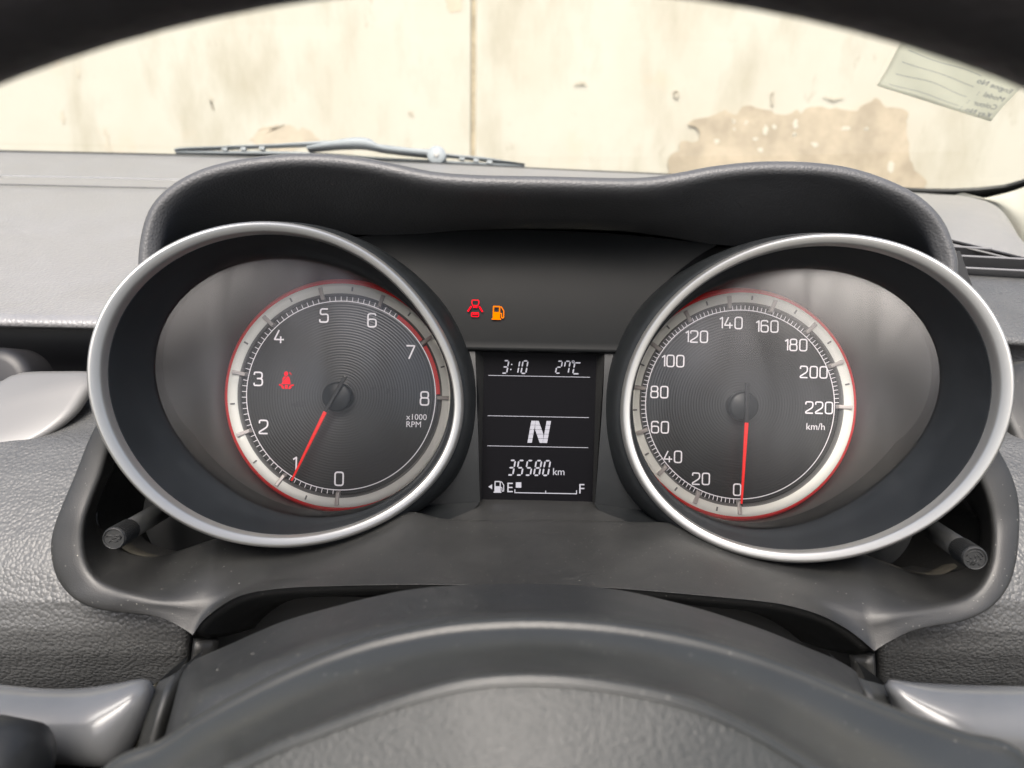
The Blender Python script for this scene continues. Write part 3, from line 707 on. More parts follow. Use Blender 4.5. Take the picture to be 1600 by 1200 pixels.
# dusty pocket floors beside the knobs
for pts in ([(158,838,.323),(205,868,.321),(250,873,.320),(330,846,.319)], [(1350,868,.319),(1440,899,.321),(1478,899,.322),(1528,870,.323)]):
    a = catmull([pc(*p) for p in pts], 24)
    surf("pocket_floor", [a + np.array([0, .002, .0]), a + np.array([0, .006, .0002]), a + np.array([0, .012, -.001])], 24, 3, M_film, panel, raw=True)
# dark housing and little trims below the surround
quad("column_recess", [pc(290,930,.352), pc(1390,940,.352), pc(1390,1130,.352), pc(290,1120,.352)], M_dark, panel, 4, 4)
quad("recess_trim", [pc(302,997,.300), pc(338,996,.305), pc(330,1040,.305), pc(296,1046,.300)], M_satin, panel, 3, 3, thick=.004)
quad("recess_trim", [pc(1330,1018,.305), pc(1367,1020,.300), pc(1370,1068,.300), pc(1338,1062,.305)], M_satin, panel, 3, 3, thick=.004)

# ================================================================== GAUGES
def fourier(pts, cx, cz, order, n=160, lam=1e-4):
    P = np.array(pts); th = np.arctan2(P[:, 2]-cz, P[:, 0]-cx); r = np.hypot(P[:, 0]-cx, P[:, 2]-cz)
    B = lambda t: np.stack([np.ones_like(t)] + [f(k*t) for k in range(1, order+1) for f in (np.cos, np.sin)], 1)
    A = B(th); c = np.linalg.solve(A.T@A + lam*np.diag([0]+[k**4 for k in range(1, order+1) for _ in (0, 1)]), A.T@r)
    t = np.linspace(math.pi, -math.pi, n, endpoint=False)
    return t, B(t)@c
LB = [(135,600),(137,555),(145,521),(165,476),(187.5,442.5),(211,418),(255,387),(300,366),(345,352.5),(401,346),(430,346),(476,351),(521,365),(577.5,395),(622.5,429),(656,463),(679,492),(701,532.5),(717,577.5),(136.5,600),(138,622),(149,661),(173,710),(194,739.5),(241.5,789),(289,820.5),(345,843),(390,853),(440,857),(465,855),(532.5,842),(600,814),(645,787),(690,744),(712.5,701),(722.6,645),(721,605)]
RB = [(971,620),(979,578),(994,541),(1016,503),(1050,465),(1095,428),(1140,401),(1185,382),(1241,368),(1280,363.5),(1325,364.6),(1381,375),(1437.5,394),(1498,429),(1532,460),(1557,496),(1575,534.5),(1584,575),(1586,620),(970,620),(970,654),(976,699),(994,744),(1027.5,791),(1072.5,829),(1117.5,854),(1162.5,869),(1207.5,876.5),(1252,879),(1280,877.6),(1347.5,867.5),(1415,843),(1460,818),(1505,782),(1527.5,757),(1550,719),(1572.5,672),(1583,631)]
LP = [(243,600),(244,555),(255,510),(282,463),(322.5,433.5),(379,411),(440,402),(476,405),(532.5,420),(589,445),(634,474),(246,605),(255,640.5),(277.5,685.5),(311,728),(356,762),(401,786),(440,800),(465,806),(510,808),(555,802),(600,785),(650,745),(688,690),(702,610),(684,535)]
RP = [(1280,420),(1336,427.6),(1392.5,453.5),(1437.5,494),(1458,530),(1467,575),(1464.5,620),(1449,665),(1415,717),(1370,759.5),(1325,789),(1280,807),(1230,823.6),(1185,826),(1151,821),(1095,805),(1050,776),(1010,725),(993,660),(996,590),(1018,530),(1060,483),(1117,450),(1162,433),(1207,423),(1252,418.6)]
BS, PS = .541, .421
BC = {1: .3574, -1: .3574 + .541*2*X0}; PCn = {1: .3646, -1: .3646 + .421*2*X0}
ICON_BELT = [('f', [(-1+3.4*math.cos(t), -11.5+3.8*math.sin(t)) for t in np.linspace(0, 6.28, 13)[:-1]]), ('f', [(-5,-6.5),(-.5,-7.5),(-7,1.5),(-6.5,-3)]), ('f', [(1.5,-7.5),(4,-6.5),(6,0),(6.5,5.5),(-8,5.5),(-7.5,3.5)]),
             ('s', [(4,-14),(8,-10)], 1.2, 0), ('s', [(-12,6.5),(-7,7.5),(-4,12.5),(-8,10)], 2.4, 0, 1.5), ('s', [(12,6.5),(7,7.5),(4,12.5),(8,10)], 2.4, 0, 1.5), ('f', [(-2.5,7),(2.5,7),(1.8,13),(-1.8,13)])]

def gauge(name, label, side, bez, plate, centre, nums, unit, n_div, needle, hubpx):
    s_ = side*BS; cb = BC[side]; ps_ = side*PS; cpn = PCn[side]
    DY = .36
    fr = Fr(pc(*centre, DY))
    g = empty(name, fr.p(0, -.066, 0), label, "gauge")
    # ---- bezel ring
    bp = [pplane(u, v, cb, s_) for u, v in bez]; bm_ = np.mean(bp, 0)
    cx = (min(p[0] for p in bp)+max(p[0] for p in bp))/2; cz = (min(p[2] for p in bp)+max(p[2] for p in bp))/2
    th, r = fourier(bp, cx, cz, 4)
    def ring(d, h, c=cb, s=s_, rr=None, cc=None):
        R = (r if rr is None else rr) - d; X, Z = cc or (cx, cz)
        x = X + R*np.cos(th); z = Z + R*np.sin(th)
        return np.stack([x, c + s*x - h, z], 1)
    W = np.full_like(r, 1.0) 
    rows = [ring(.0012, -.006), ring(.0002, -.0015), ring(0, 0), ring(.0006, .0010), ring(.0010, .0014), ring(.0017, .0015), ring(.0036, .0009), ring(.0041, .0003), ring(.0044, -.0012), ring(.0046, -.004)]
    surf("bezel", rows, 0, 2, M_silver, g, raw=True, closed=True)
    # ---- plate rim, tube wall
    pp = [pplane(u, v, cpn, ps_) for u, v in plate]
    px_ = (min(p[0] for p in pp)+max(p[0] for p in pp))/2; pz_ = (min(p[2] for p in pp)+max(p[2] for p in pp))/2
    tp, rp_ = fourier(pp, px_, pz_, 3)
    prim = lambda d, h: ring(d, h, cpn, ps_, rp_, (px_, pz_))
    b0 = ring(.0044, -.0034); p0 = prim(0, 0)
    surf("tube_wall", [b0, ring(.0050, -.0042), ring(.0050, -.0042)*.5+p0*.5, p0, p0+Yv*.016], 0, 5, M_tube, g, raw=True, closed=True)
    # ---- collar outside the tube
    inner_dir = np.clip(np.cos(th)*side*.9 + .25, 0, 1); w = inner_dir**.8
    c0 = ring(.0008, -.003)
    off = lambda k: ring(-k*w, 0)[:, [0, 1, 2]]
    c1 = off(.0025); c1[:, 1] += .004; c2 = off(.0058); c2[:, 1] = np.minimum(c2[:, 1] + .010, .360) ; c3 = off(.0066); c3[:, 1] = np.maximum(c3[:, 1]+.02, .364); c4 = c3.copy(); c4[:, 1] = .388
    surf("collar", [c0, c1, c2, c3, c4], 0, 4, M_collar, g, raw=True, closed=True)
    # ---- dial plate from rim to chapter ring
    RO = .0547
    circ = np.stack([fr.p(RO*math.cos(t), RO*math.sin(t), 0) for t in th])
    pA_ = prim(-.0004, -.0030)
    surf("dial_plate", [pA_, pA_*.5+circ*.5+Yv*.003, circ+Yv*.0002], 0, 5, M_plate, g, raw=True, closed=True)
    # ---- dial face
    Mf = mat("dial_face_"+name, (.018, .0185, .0185), .33, spec=.5, bump=('rings', 250, .24))
    mp = Mf.node_tree.nodes["ring_centre"]
    ctr = fr.o - np.array(g["base"]); mp.inputs["Location"].default_value = [-float(x) for x in ctr]
    V, F = lathe(fr, [(.0470, 0), (.03, 0), (.0075, 0), (.0001, 0)], 96); face = mk("dial_face", V, F, Mf, g, smooth=False)
    V, F = lathe(fr, [(.0466, -.0004), (.0467, .0018), (.0472, .0026), (.0476, .0028)], 128); mk("chapter_edge", V, F, M_ringedge, g)
    V, F = lathe(fr, [(.0476, .0028), (.0479, .0031), (.0500, .0034), (.0518, .0035), (.0521, .0032)], 128); cring = mk("chapter_ring", V, F, M_ring, g)
    V, F = lathe(fr, [(.0521, .0034), (.0527, .0034), (.0540, .0016), (.0549, -.001)], 128); mk("red_halo_ring", V, F, M_red, g)
    V, F = lathe(fr, [(.04405, .00025), (.04445, .00025)], 160); mk("inner_circle", V, F, M_white, face)
    # ---- graduations
    ang = lambda k: 180 + 270.0*k/n_div
    def radial(a, r0, r1, w_, h0, h1, taper=1.0):
        t = math.radians(a); e = (math.sin(t), math.cos(t)); n2 = (e[1], -e[0]); v = []
        for r_, w2, h in ((r0, w_, h0), (r1, w_*taper, h1)):
            for sg in (-1, 1): v.append((e[0]*r_+n2[0]*w2/2*sg, e[1]*r_+n2[1]*w2/2*sg, h))
        return v
    V = []; F = []
    for k in range(n_div*10+1):
        if k % 10 == 0: continue
        if name == "tachometer" and k > 63: continue
        q = radial(ang(k/10), .0444, .0464, .00030, .0003, .0004); b = len(V)
        V += [fr.p(*x) for x in q]; F.append((b, b+1, b+3, b+2))
    o = mk("fine_graduations", V, F, M_white, face, smooth=False); o["kind"] = "stuff"
    if name == "tachometer":
        V, F = lathe(fr, [(.0446, .0004), (.0464, .0005)], 60, ang(6.35), ang(7.0)-2); mk("red_zone", V, F, M_redtrack, face)
        V, F = lathe(fr, [(.0446, .0004), (.0464, .0005)], 40, ang(7.0)+2, ang(8.0)-2); mk("red_zone", V, F, M_redtrack, face)
    for k in range(n_div+1):
        q0 = radial(ang(k), .0452, .0507, .00165, .0030, .0052); q1_ = radial(ang(k), .0448, .0510, .0020, .0000, .0030)
        V = [fr.p(*x) for x in q0+q1_]; F = [(0,1,3,2),(4,6,7,5),(0,4,5,1),(1,5,7,3),(3,7,6,2),(2,6,4,0)]
        mk("tick_post", V, F, M_post, cring, smooth=False, bevel=.0003, recalc=True)
        if k < n_div:
            q = radial(ang(k+.5), .0488, .0507, .0007, .0037, .0039); q1_ = radial(ang(k+.5), .0488, .0507, .0007, .0030, .0034)
            V = [fr.p(*x) for x in q+q1_]; mk("half_tick", V, [(0,1,3,2),(4,6,7,5),(0,4,5,1),(1,5,7,3),(3,7,6,2),(2,6,4,0)], M_ringedge, cring, smooth=False, recalc=True)
    # ---- numerals
    for t, u, v, hp in nums:
        x, y = fr.loc(u, v); V, F = number_mesh(fr, t, x, y, hp*.0003, .0003, wt=.115); mk("numeral", V, F, M_white, face, smooth=False)
    for t, u, v, sz in unit:
        x, y = fr.loc(u, v); V, F = text_mesh(fr, t, x, y, sz*.0003, .0003); mk("unit_lettering", V, F, M_white, face, smooth=False)
    # ---- needle
    (tu, tv), (ru, rv), (mu_, mv) = needle
    hf = Fr(pc(*hubpx, .3525))
    V, F = lathe(hf, [(.0066, -.0074), (.0068, -.002), (.0066, -.0005), (.0058, 0), (.0001, .0002)], 48); mk("needle_hub", V, F, M_collar, g)
    def at(u, v): return hf.loc(u, v)
    a, mI, bb = np.array(at(ru, rv)), np.array(at(mu_, mv)), np.array(at(tu, tv))
    def blade(p, q2, w0, w1, h0, h1):
        d = (q2-p)/np.linalg.norm(q2-p); n2 = np.array([-d[1], d[0]])
        v = [hf.p(*(p+n2*w0/2*sg), h0) for sg in (-1, 1)] + [hf.p(*(q2+n2*w1/2*sg), h1) for sg in (-1, 1)]
        v += [x + Yv*.0012 for x in v]
        return v, [(0,1,3,2),(4,6,7,5),(0,4,5,1),(1,5,7,3),(3,7,6,2),(2,6,4,0)]
    v, f = blade(a, mI, .0017, .0017, .0022, .0024); nd = mk("needle_tail", v, f, M_needledark, g, smooth=False, bevel=.0003, recalc=True)
    v, f = blade(mI, bb, .0017, .0008, .0020, .0012); mk("needle", v, f, M_needle, g, smooth=False, bevel=.0003, recalc=True)
    tipd = (bb-mI)/np.linalg.norm(bb-mI)
    v, f = blade(bb, bb+tipd*.0007, .0008, .0007, .0012, .0012); mk("needle_tip", v, f, M_needledark, g, smooth=False, recalc=True)
    # ---- clear lens over the dial
    lr = prim(.0006, .0006); lc = lr.mean(0)
    k = len(lr); V = []; qs = [1, .93, .85, .72, .55, .35, .15]; dome = .005
    for q in qs: V += (lr*q + lc*(1-q) - Yv*dome*(1-q*q)).tolist()
    V.append((lc - Yv*dome).tolist())
    F = grid_faces(len(qs), k, True) + [((len(qs)-1)*k+(i+1) % k, (len(qs)-1)*k+i, len(V)-1) for i in range(k)]
    ln = mk("clear_lens", V, F, M_lens, g, recalc=True)
    if sum(p.normal.y*p.area for p in ln.data.polygons) > 0: ln.data.flip_normals()
    return g, fr, face
tn = [('0',530,748),('1',460,724),('2',412,667),('3',404,592),('4',437,526),('5',506.5,493),('6',581.5,500.5),('7',641.5,550.5),('8',663.5,622.5)]
tach, tfr, tface = gauge("tachometer", "round tachometer numbered 0 to 8 with red needle near 1", 1, LB, LP, (533, 618), [(a, b, c, 20.5) for a, b, c in tn],
    [("x1000", 651, 652, 13), ("RPM", 646.5, 663.5, 13)], 8, ((456,751),(541,588),(509.5,643)), (525, 620))
sn = [('0',1151.5,765),('20',1095,748),('40',1051,713.5),('60',1031,667.5),('80',1030,612.5),('100',1051,564),('120',1088,526),('140',1141.5,504.5),('160',1198,510),('180',1243,539),('200',1271,581.5),('220',1279.5,637)]
speedo, sfr, sface = gauge("speedometer", "round speedometer numbered 0 to 220 with red needle at zero", -1, RB, RP, (1156, 632), [(a, b, c, 17.6) for a, b, c in sn],
    [("km/h", 1274, 667, 15)], 11, ((1158,787),(1166,598),(1165,660)), (1163.5, 635))
x, y = tfr.loc(448, 595); V, F = poly_shapes(tfr, ICON_BELT, x, y, .00029, .0003); mk("seat_belt_lamp", V, F, M_lampred, tface, smooth=False)
# faint unlit symbols
M_ghost = mat("unlit_symbol", (.03, .03, .03), .25)
for u, v, t in ((590,606,"o - !"), (612,612,"A T"), (466,632,"ABS"), (466,641,"----")):
    x, y = tfr.loc(u, v); V, F = text_mesh(tfr, t, x, y, .0036, .0003); mk("unlit_symbol", V, F, M_ghost, tface, smooth=False)

# ================================================================== WARNING LAMPS on the centre panel
lf = Fr(pc(760, 485, .3555))
WL = lambda u, v: lf.loc(u, v)
x, y = WL(742.5, 482.5)
icon_door = [('s', [(-4,-5),(-5.5,-9),(-5,-13.5),(5,-13.5),(5.5,-9),(4,-5)], 1.5, 1, 1), ('f', [(-4,-3.5),(4,-3.5),(3,-1.5),(-3,-1.5)]), ('s', [(-6,-4),(-11.5,4.5)], 2.6, 0), ('s', [(6,-4),(11.5,4.5)], 2.6, 0), ('s', [(-5.5,6),(5.5,6),(5.5,12),(-5.5,12)], 1.4, 1, 1.5), ('f', [(-4,7.5),(4,7.5),(4,9.5),(-4,9.5)])]
V, F = poly_shapes(lf, icon_door, x, y, .000298, 0); lampA = mk("door_ajar_lamp", V, F, M_lampred, None, smooth=False); tag(lampA, "small red lit door-open symbol on the black centre panel", "warning light")
x, y = WL(777.5, 488.5)
def pump(c=1): return [('f', [(-7.5,-9),(4,-9),(4,9),(-7.5,9)]) if 0 else ('s', [(-6.5,9),(-6.5,-9.5),(3,-9.5),(3,9)], 2.0, 0, .5), ('f', [(-6.5,-1),(3,-1),(3,9.5),(-6.5,9.5)]), ('f', [(-9,9),(5.5,9),(5.5,11),(-9,11)]), ('s', [(3,1),(6,1),(6.5,8),(9.5,8),(9.5,-3),(6,-8.5),(4.5,-9.5)], 1.5, 0, 1.2)]
V, F = poly_shapes(lf, pump(), x, y, .000298, 0); lampB = mk("fuel_lamp", V, F, M_lampor, None, smooth=False); tag(lampB, "small orange lit fuel pump symbol on the black centre panel", "warning light")

# ================================================================== INFORMATION SCREEN
sc = empty("display_screen", pc(839, 781, SY), "upright black display showing clock, temperature, gear N and odometer", "display")
quad("screen", [pc(756,546.5,SY), pc(933,549,SY), pc(926,784,SY), pc(751.5,781.5,SY)], M_screen, sc, 2, 2)
tl_, tr2, bl_ = pc(757,548,SY), pc(932,550,SY), pc(753,779,SY)
ex = tr2-tl_; ex /= np.linalg.norm(ex); ey = tl_-bl_; ey = ey/np.linalg.norm(ey)
s2 = Fr(pc(842,665,SY-.0004), ex, ey); s2.n = np.array([0, -1., 0])
def loc(u, v):
    q = pc(u, v, SY-.0004) - s2.o; A = np.array([[ex[0], ey[0]], [ex[2], ey[2]]]); return np.linalg.solve(A, [q[0], q[2]])
def sbox(u0, v0, u1, v1): a = loc(u0, v1); b = loc(u1, v0); return a[0], b[0], a[1], b[1]
for nm, t, bx_, w in (("clock_readout", "3:10", (784,564,825,583), .105), ("temperature_readout", "27", (868,564.5,891,583), .105), ("odometer_readout", "35580", (793,720,860,742), .105)):
    a, b, c, d = sbox(*bx_); V, F = seven(s2, t, a, b, c, d, .0001, w); mk(nm, V, F, M_lcd, sc, smooth=False)
a, b, c, d = sbox(895,567,908,584); V, F = seven(s2, "C", a, b, c, d, .0001, .12); 
dx, dy = loc(895.5, 565.5); v2, f2 = ribbon(round_poly([(dx-.0005,dy-.0005),(dx+.0005,dy-.0005),(dx+.0005,dy+.0005),(dx-.0005,dy+.0005)], .0004, True), .0003, True)
k = len(V); V += [s2.p(q[0], q[1], .0001) for q in v2]; F += [tuple(i+k for i in g) for g in f2]
mk("degree_sign", V, F, M_lcd, sc, smooth=False)
for (u0, v0, u1, v1) in ((763,586.5,922,589.5), (762,649.5,920,652.5), (761.5,696.5,919,699.5)):
    v, f = ribbon([loc(u0, v0), loc(u1, v1)], .00026); mk("divider_line", [s2.p(q[0], q[1], .0001) for q in v], f, M_lcd, sc, smooth=False)
# gear letter built of cells, slanted
a, b, c, d = sbox(824,657.5,861,692); Hn = d-c; Wn = (b-a) - .16*Hn; V = []; F = []
def cell(poly):
    k = len(V); V.extend([s2.p(a + q[0]*Wn + .16*q[1]*Hn, c + q[1]*Hn, .0001) for q in poly]); F.append(tuple(range(k, k+len(poly))))
ng = 5
for i in range(ng):
    y0, y1 = i/ng+.007, (i+1)/ng-.007
    cell([(0,y0),(.225,y0),(.225,y1),(0,y1)]); cell([(.775,y0),(1,y0),(1,y1),(.775,y1)])
    X = lambda y: .2+(.6)*(1-y)
    lo = lambda y: max(.235, X(y)-.17); hi = lambda y: min(.765, X(y)+.17)
    cell([(lo(y0),y0),(hi(y0),y0),(hi(y1),y1),(lo(y1),y1)])
mk("gear_letter", V, F, M_lcd, sc, smooth=False)
for nm, t, (u, v), sz in (("odometer_unit", "km", (873,737.5), .0048), ("empty_letter", "E", (796.5,762.5), .0066), ("full_letter", "F", (908.5,764.5), .0066)):
    x, y = loc(u, v); V, F = text_mesh(s2, t, x, y, sz, .0001); mk(nm, V, F, M_lcd, sc, smooth=False)
x, y = loc(779, 760.5); V, F = poly_shapes(s2, pump(), x, y, .00026, .0001); mk("fuel_pump_symbol", V, F, M_lcd, sc, smooth=False)
mk("filler_arrow", [s2.p(*loc(u, v), .0001) for u, v in ((763,760.5),(769,756.5),(769,764.5))], [(0,2,1)], M_lcd, sc, smooth=False)
mk("fuel_level_cell", [s2.p(*loc(u, v), .0001) for u, v in ((806,753.5),(814.5,753.5),(814.5,762),(806,762))], [(0,3,2,1)], M_lcd, sc, smooth=False)
V, F = [], []
for pts, w in (([(804.5,764.5),(804.5,769.7),(900.8,771.5),(900.8,766)], .00042), ([(852.6,766.5),(852.6,770)], .0004)):
    v, f = ribbon([loc(*p) for p in pts], w); k = len(V); V += [s2.p(q[0], q[1], .0001+k*4e-6) for q in v]; F += [tuple(i+k for i in g) for g in f]
mk("fuel_scale", V, F, M_lcd, sc, smooth=False)

# ================================================================== KNOBS beside the gauges
def knob(label, A, B, rad, knurl, marks):
    A, B = pc(*A), pc(*B); d = (B-A)/np.linalg.norm(B-A)
    k = empty("reset_knob", A, label, "knob", "knobs beside the gauges")
    L = np.linalg.norm(B-A)
    V, F = tube([A, A+d*(L-knurl*.9)], [rad*.92]*2, 32); mk("shaft", V, F, M_knob, k)
    a = np.cross(d, (0,0,1.)); a /= np.linalg.norm(a); b = np.cross(a, d)
    seg_ = 120; V = []; prof_ = [(L-knurl-.0004, .93), (L-knurl, .99), (L-.0012, 1.0), (L-.0004, .98), (L, .9)]
    for s_, rr in prof_:
        for j in range(seg_):
            t = 2*math.pi*j/seg_; g_ = 1 - (.055 if (j % 3 == 0 and 0 < prof_.index((s_, rr)) < 4) else 0)
            V.append(A + d*s_ + rad*rr*g_*(math.cos(t)*a + math.sin(t)*b))
    F = grid_faces(len(prof_), seg_, True) + [tuple(range((len(prof_)-1)*seg_, len(prof_)*seg_))]
    mk("knurled_cap", V, F, M_knob, k, smooth=False, recalc=True)
    kf = Fr(B, a, b)
    if kf.n.dot(d) < 0: kf.ex = -kf.ex; kf.n = np.cross(kf.ex, kf.ey)
    V, F = lathe(kf, [(rad*.92, .0), (rad*.9, .0005), (rad*.82, .0005), (rad*.8, .00005)], 48); mk("face_rim", V, F, M_knob, k)
    V = []; F = []
    for pts, w in marks:
        v, f = tube([kf.p(p[0]*rad, p[1]*rad, .0002) for p in pts], [w]*len(pts), 6); n = len(V); V += v; F += [tuple(i+n for i in g_) for g_ in f]
    mk("embossed_mark", V, F, M_knob, k)
    return k
sq = [(-.65,.15),(-.5,.3),(-.2,.28),(0,.18),(.2,.3),(.5,.28),(.62,.1),(.5,-.05),(.3,0),(.2,.15),(0,.05),(-.2,-.05)]
knob("knurled black reset knob left of the tachometer, below its bezel", (278,783,.345), (178,841.5,.283), .0043, .0125, [(sq, .00022), ([(-.4,-.3),(-.2,-.1),(.1,-.25),(.35,-.2)], .0002)])
arc = [(.62*math.cos(t), .62*math.sin(t)) for t in np.linspace(.3, 2.9, 10)]
knob("knurled black brightness knob at the lower right of the speedometer", (1425,806,.345), (1523,872.5,.278), .0045, .0125,
     [(arc, .0002), ([(-.3,-.5),(.1,.0)], .00022), ([(-.1,-.55),(.3,-.05)], .0002), ([(0,.25),(.05,.1)], .0002), ([(.2,.3),(.3,.15)], .0002), ([(.4,.05),(.5,-.05)], .0002), ([(-.4,.1),(-.25,.0)], .0002), ([(.3,-.4),(.4,-.5)], .0002), ([(-.55,-.2),(-.4,-.25)], .0002)])

# ================================================================== STEERING COLUMN COVER and STALKS
colm = empty("steering_column_cover", pc(820, 1150, .24), "grey plastic steering column cover arching below the instruments", "column cover")
C0 = catmull([pc(u, v, .245) for u, v in ((262,1130),(272,1090),(279,1060),(287,1041),(330,1021),(365,1006),(400,990),(450,970),(520,950),(580,935),(640,923),(700,917),(760,914.5),(850,914.5),(920,918),(980,926),(1040,940),(1100,955.5),(1160,975),(1210,993),(1260,1014),(1300,1030),(1334,1049),(1342,1064),(1350,1095),(1358,1135))], 120)
C1 = catmull([pc(u, v, .205) for u, v in ((248,1200),(262,1150),(281,1095),(302,1070),(345,1050),(400,1027),(470,1000),(540,978),(620,958),(700,948),(780,944),(850,944),(930,948),(1010,958),(1090,975),(1170,998),(1240,1022),(1300,1050),(1338,1070),(1352,1098),(1366,1145),(1378,1190))], 120)
C2 = catmull([pc(u, v, .185) for u, v in ((250,1270),(268,1190),(290,1140),(318,1110),(360,1090),(420,1060),(500,1030),(580,1008),(660,994),(740,987),(820,985),(900,989),(980,998),(1070,1015),(1150,1040),(1230,1065),(1300,1090),(1345,1112),(1378,1155),(1410,1230))], 120)
surf("upper_cover", [C0+np.array([0,.06,-.02]), C0+np.array([0,.004,-.0012]), C0, C0*.85+C1*.15+np.array([0,0,.0008]), C1, C2, C2+np.array([0,-.004,-.03])], 120, 4, M_column, colm, raw=True)
def collar(pts0, pts1, nm, M):
    a = catmull([pc(*p) for p in pts0], 20); b = catmull([pc(*p) for p in pts1], 20)
    return surf(nm, [a+Yv*.02, a, a*.5+b*.5-Yv*.002, b, b+Yv*.02], 20, 3, M, colm, raw=True)
collar([(276,1050,.232),(268,1075,.226),(258,1110,.222),(245,1160,.22)], [(250,1062,.236),(238,1085,.230),(226,1125,.226),(212,1180,.224)], "stalk_collar", M_column)
collar([(246,1066,.242),(233,1088,.238),(220,1130,.236),(206,1185,.234)], [(238,1072,.246),(224,1094,.242),(211,1136,.240),(197,1190,.238)], "collar_seal", M_yellow)
collar([(1338,1056,.236),(1346,1075,.232),(1352,1095,.230),(1358,1120,.23)], [(1382,1068,.240),(1392,1085,.236),(1400,1105,.233),(1408,1130,.232)], "stalk_collar", M_column)
def stalk(name, label, top, bot, Y, sgn):
    n = 40; a = catmull([pc(u, v, Y) for u, v in top], n); b = catmull([pc(u, v, Y) for u, v in bot], n)
    s = empty(name, (a[0]+b[0])/2, label, "stalk", "stalks on the steering column")
    rows = []
    for t in np.linspace(0, 2*math.pi, 24, endpoint=False):
        w = (1-math.cos(t))/2; hgt = np.linalg.norm(a-b, axis=1)[:, None]
        rows.append(a*(1-w)+b*w - Yv*hgt*.5*math.sin(t))
    R = np.array(rows)                       # ring-major
    V = R.transpose(1, 0, 2).reshape(-1, 3); F = grid_faces(n, 24, True) + [tuple(range(24)), tuple(range((n-1)*24, n*24))[::-1]]
    mk("lever", V, F, M_stalk, s, recalc=True)
    return s
sl = stalk("turn_signal_stalk", "glossy dark stalk left of the steering column", [(-260,1056),(-100,1066),(0,1075.5),(60,1080),(120,1079),(170,1072),(205,1064.5),(222,1063),(233,1068),(236,1075)], [(-260,1215),(-100,1205),(0,1195),(60,1190),(120,1190),(160,1192),(190,1190),(205,1175),(222,1140),(232,1110)], .225, -1)
kf = tube([pc(-130,1195,.20), pc(-20,1200,.195), pc(30,1206,.193), pc(48,1208,.192)], [.0125,.0125,.0118,.006], 28)
mk("stalk_knob", kf[0], kf[1], M_knob, sl)
stalk("wiper_stalk", "glossy dark stalk right of the steering column", [(1384,1072),(1388,1064),(1405,1064),(1440,1069),(1500,1073.5),(1600,1076),(1700,1076),(1900,1068)], [(1392,1090),(1405,1130),(1425,1165),(1450,1185),(1500,1190),(1600,1195),(1700,1200),(1900,1210)], .228, 1)

# ================================================================== STEERING WHEEL
wy = .088
apex = pc(845, -78, wy); RIN = 2389/FPX*wy
RT = .0165; RC = RIN + RT
wc = np.array([apex[0], wy+.004, apex[2]-RIN])
wheel = empty("steering_wheel", wc - np.array([0, 0, RC+RT]), "dark steering wheel seen from behind its rim, with grey centre hub", "steering wheel")
V = []; nA, nB = 160, 28
for i in range(nA):
    t = 2*math.pi*i/nA
    for j in range(nB):
        p = 2*math.pi*j/nB; rr = RC + RT*math.cos(p)
        V.append(wc + np.array([rr*math.sin(t), RT*1.05*math.sin(p), rr*math.cos(t)]))
F = []
for i in range(nA):
    for j in range(nB):
        F.append((i*nB+j, i*nB+(j+1) % nB, ((i+1) % nA)*nB+(j+1) % nB, ((i+1) % nA)*nB+j))
mk("rim", V, F, M_rim, wheel, recalc=True)
E0 = catmull([pc(u, v, .172) for u, v in ((60,1330),(165,1200),(250,1160),(300,1128),(340,1104),(385,1080),(440,1052),(520,1018),(600,993),(700,974),(790,967),(870,967),(960,974),(1060,990),(1150,1013),(1240,1044),(1330,1082),(1420,1118),(1510,1148),(1600,1180),(1720,1330))], 120)
E1 = catmull([pc(u, v, .142) for u, v in ((120,1400),(330,1215),(372,1190),(425,1163),(480,1141),(540,1118),(600,1096),(660,1077),(720,1062),(780,1054.5),(850,1053.5),(920,1059),(1000,1072),(1070,1089),(1130,1112),(1190,1142),(1240,1172),(1285,1200),(1340,1235),(1560,1400))], 120)
hubc = pc(830, 1500, .13)
surf("hub_shell", [E0+np.array([0,.03,-.012]), E0+np.array([0,.004,-.0012]), E0+np.array([0,.0012,.0002]), E0+np.array([0,-.0004,.0006]), E0*.975+E1*.025+np.array([0,-.0014,0]), E0*.93+E1*.07+np.array([0,-.0012,-.0016]), E0*.62+E1*.38+np.array([0,.0015,-.003]), E0*.2+E1*.8+np.array([0,.0025,-.0015]), E1+np.array([0,.0005,.0002]), E1+np.array([0,-.0012,-.0006]), E1*.985+hubc*.015+np.array([0,-.001,-.0012]), E1*.975+hubc*.025+np.array([0,.006,-.003])], 120, 4, M_hub, wheel, raw=True)
E2 = E1*.965+hubc*.035
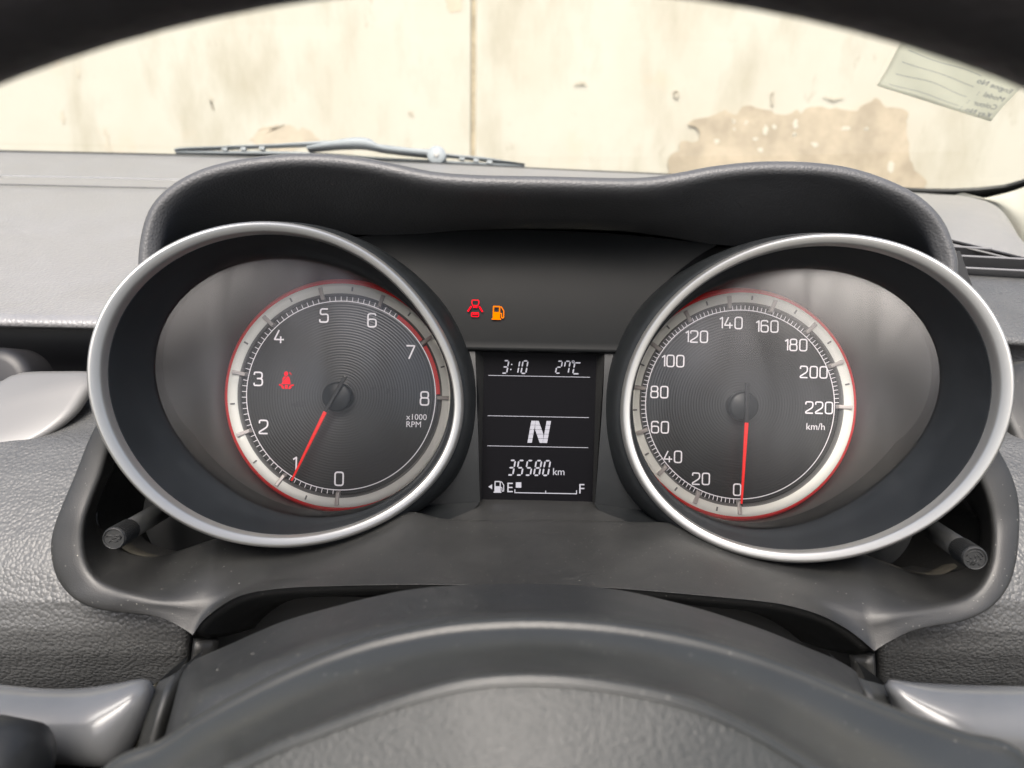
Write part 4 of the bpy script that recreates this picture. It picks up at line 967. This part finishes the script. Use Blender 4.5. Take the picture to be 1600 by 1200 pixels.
surf("airbag_pad", [E2+np.array([0,.008,0]), E2+np.array([0,.0005,0]), E2*.97+hubc*.03+np.array([0,-.0015,0]), E2*.6+hubc*.4+np.array([0,-.006,0]), E2*.1+hubc*.9+np.array([0,-.010,0])], 120, 5, M_airbag, wheel, raw=True)
for sg in (-1, 1):
    a = wc + np.array([sg*(RC-.003), 0, 0]); b = hubc + np.array([sg*.05, .0, -.02])
    v, f = tube(catmull([a, a*.6+b*.4+np.array([0,.01,0]), b], 10), [.012, .013, .014, .016, .018, .02, .021, .022, .023, .024], 16, True); mk("spoke", v, f, M_hub, wheel)

# ================================================================== DUST FLECKS
def flecks(obj, n, smin, smax, name, vmin=None):
    me = obj.data; polys = me.polygons; base = np.array(obj["base"]) if "base" in obj else np.array(root_of(obj)["base"])
    P = []
    tries = 0
    while len(P) < n and tries < n*60:
        tries += 1
        p = polys[random.randrange(len(polys))]; c = np.array(p.center) + base; nn = np.array(p.normal)
        if nn.dot(-c) < 0: nn = -nn
        vs_ = [np.array(me.vertices[i].co) + base for i in p.vertices]
        w_ = np.random.dirichlet(np.ones(len(vs_))); c = sum(a*b for a, b in zip(w_, vs_))
        if c[1] > .35: continue
        if c.dot(nn)/np.linalg.norm(c) > -.15: continue
        P.append((c, nn))
    V = []; F = []
    for c, nn in P:
        s = random.uniform(smin, smax)*(1 if random.random() > .12 else 1.8); a = np.cross(nn, (.3, .5, .8)); a /= np.linalg.norm(a); b = np.cross(nn, a); k = len(V)
        for t in range(5):
            an = t*1.2566+random.random()*.8; V.append(c + nn*s*.1 + s*(math.cos(an)*a*random.uniform(.5, 1)+math.sin(an)*b*random.uniform(.4, .9)))
        V.append(c + nn*s*.5); F += [(k+t, k+(t+1) % 5, k+5) for t in range(5)]
    o = mk(name, V, F, M_dust, None, smooth=False)
    return o
for nm, n, a, b, lab in (("lower_surround", 260, .00007, .0002, "pale dust flecks scattered on the satin surround under the dials"), ("upper_cover", 380, .00008, .00024, "pale dust flecks scattered on the steering column cover")):
    o = flecks(bpy.data.objects[nm], n, a, b, "dust"); tag(o, lab, "dust", kind="stuff")
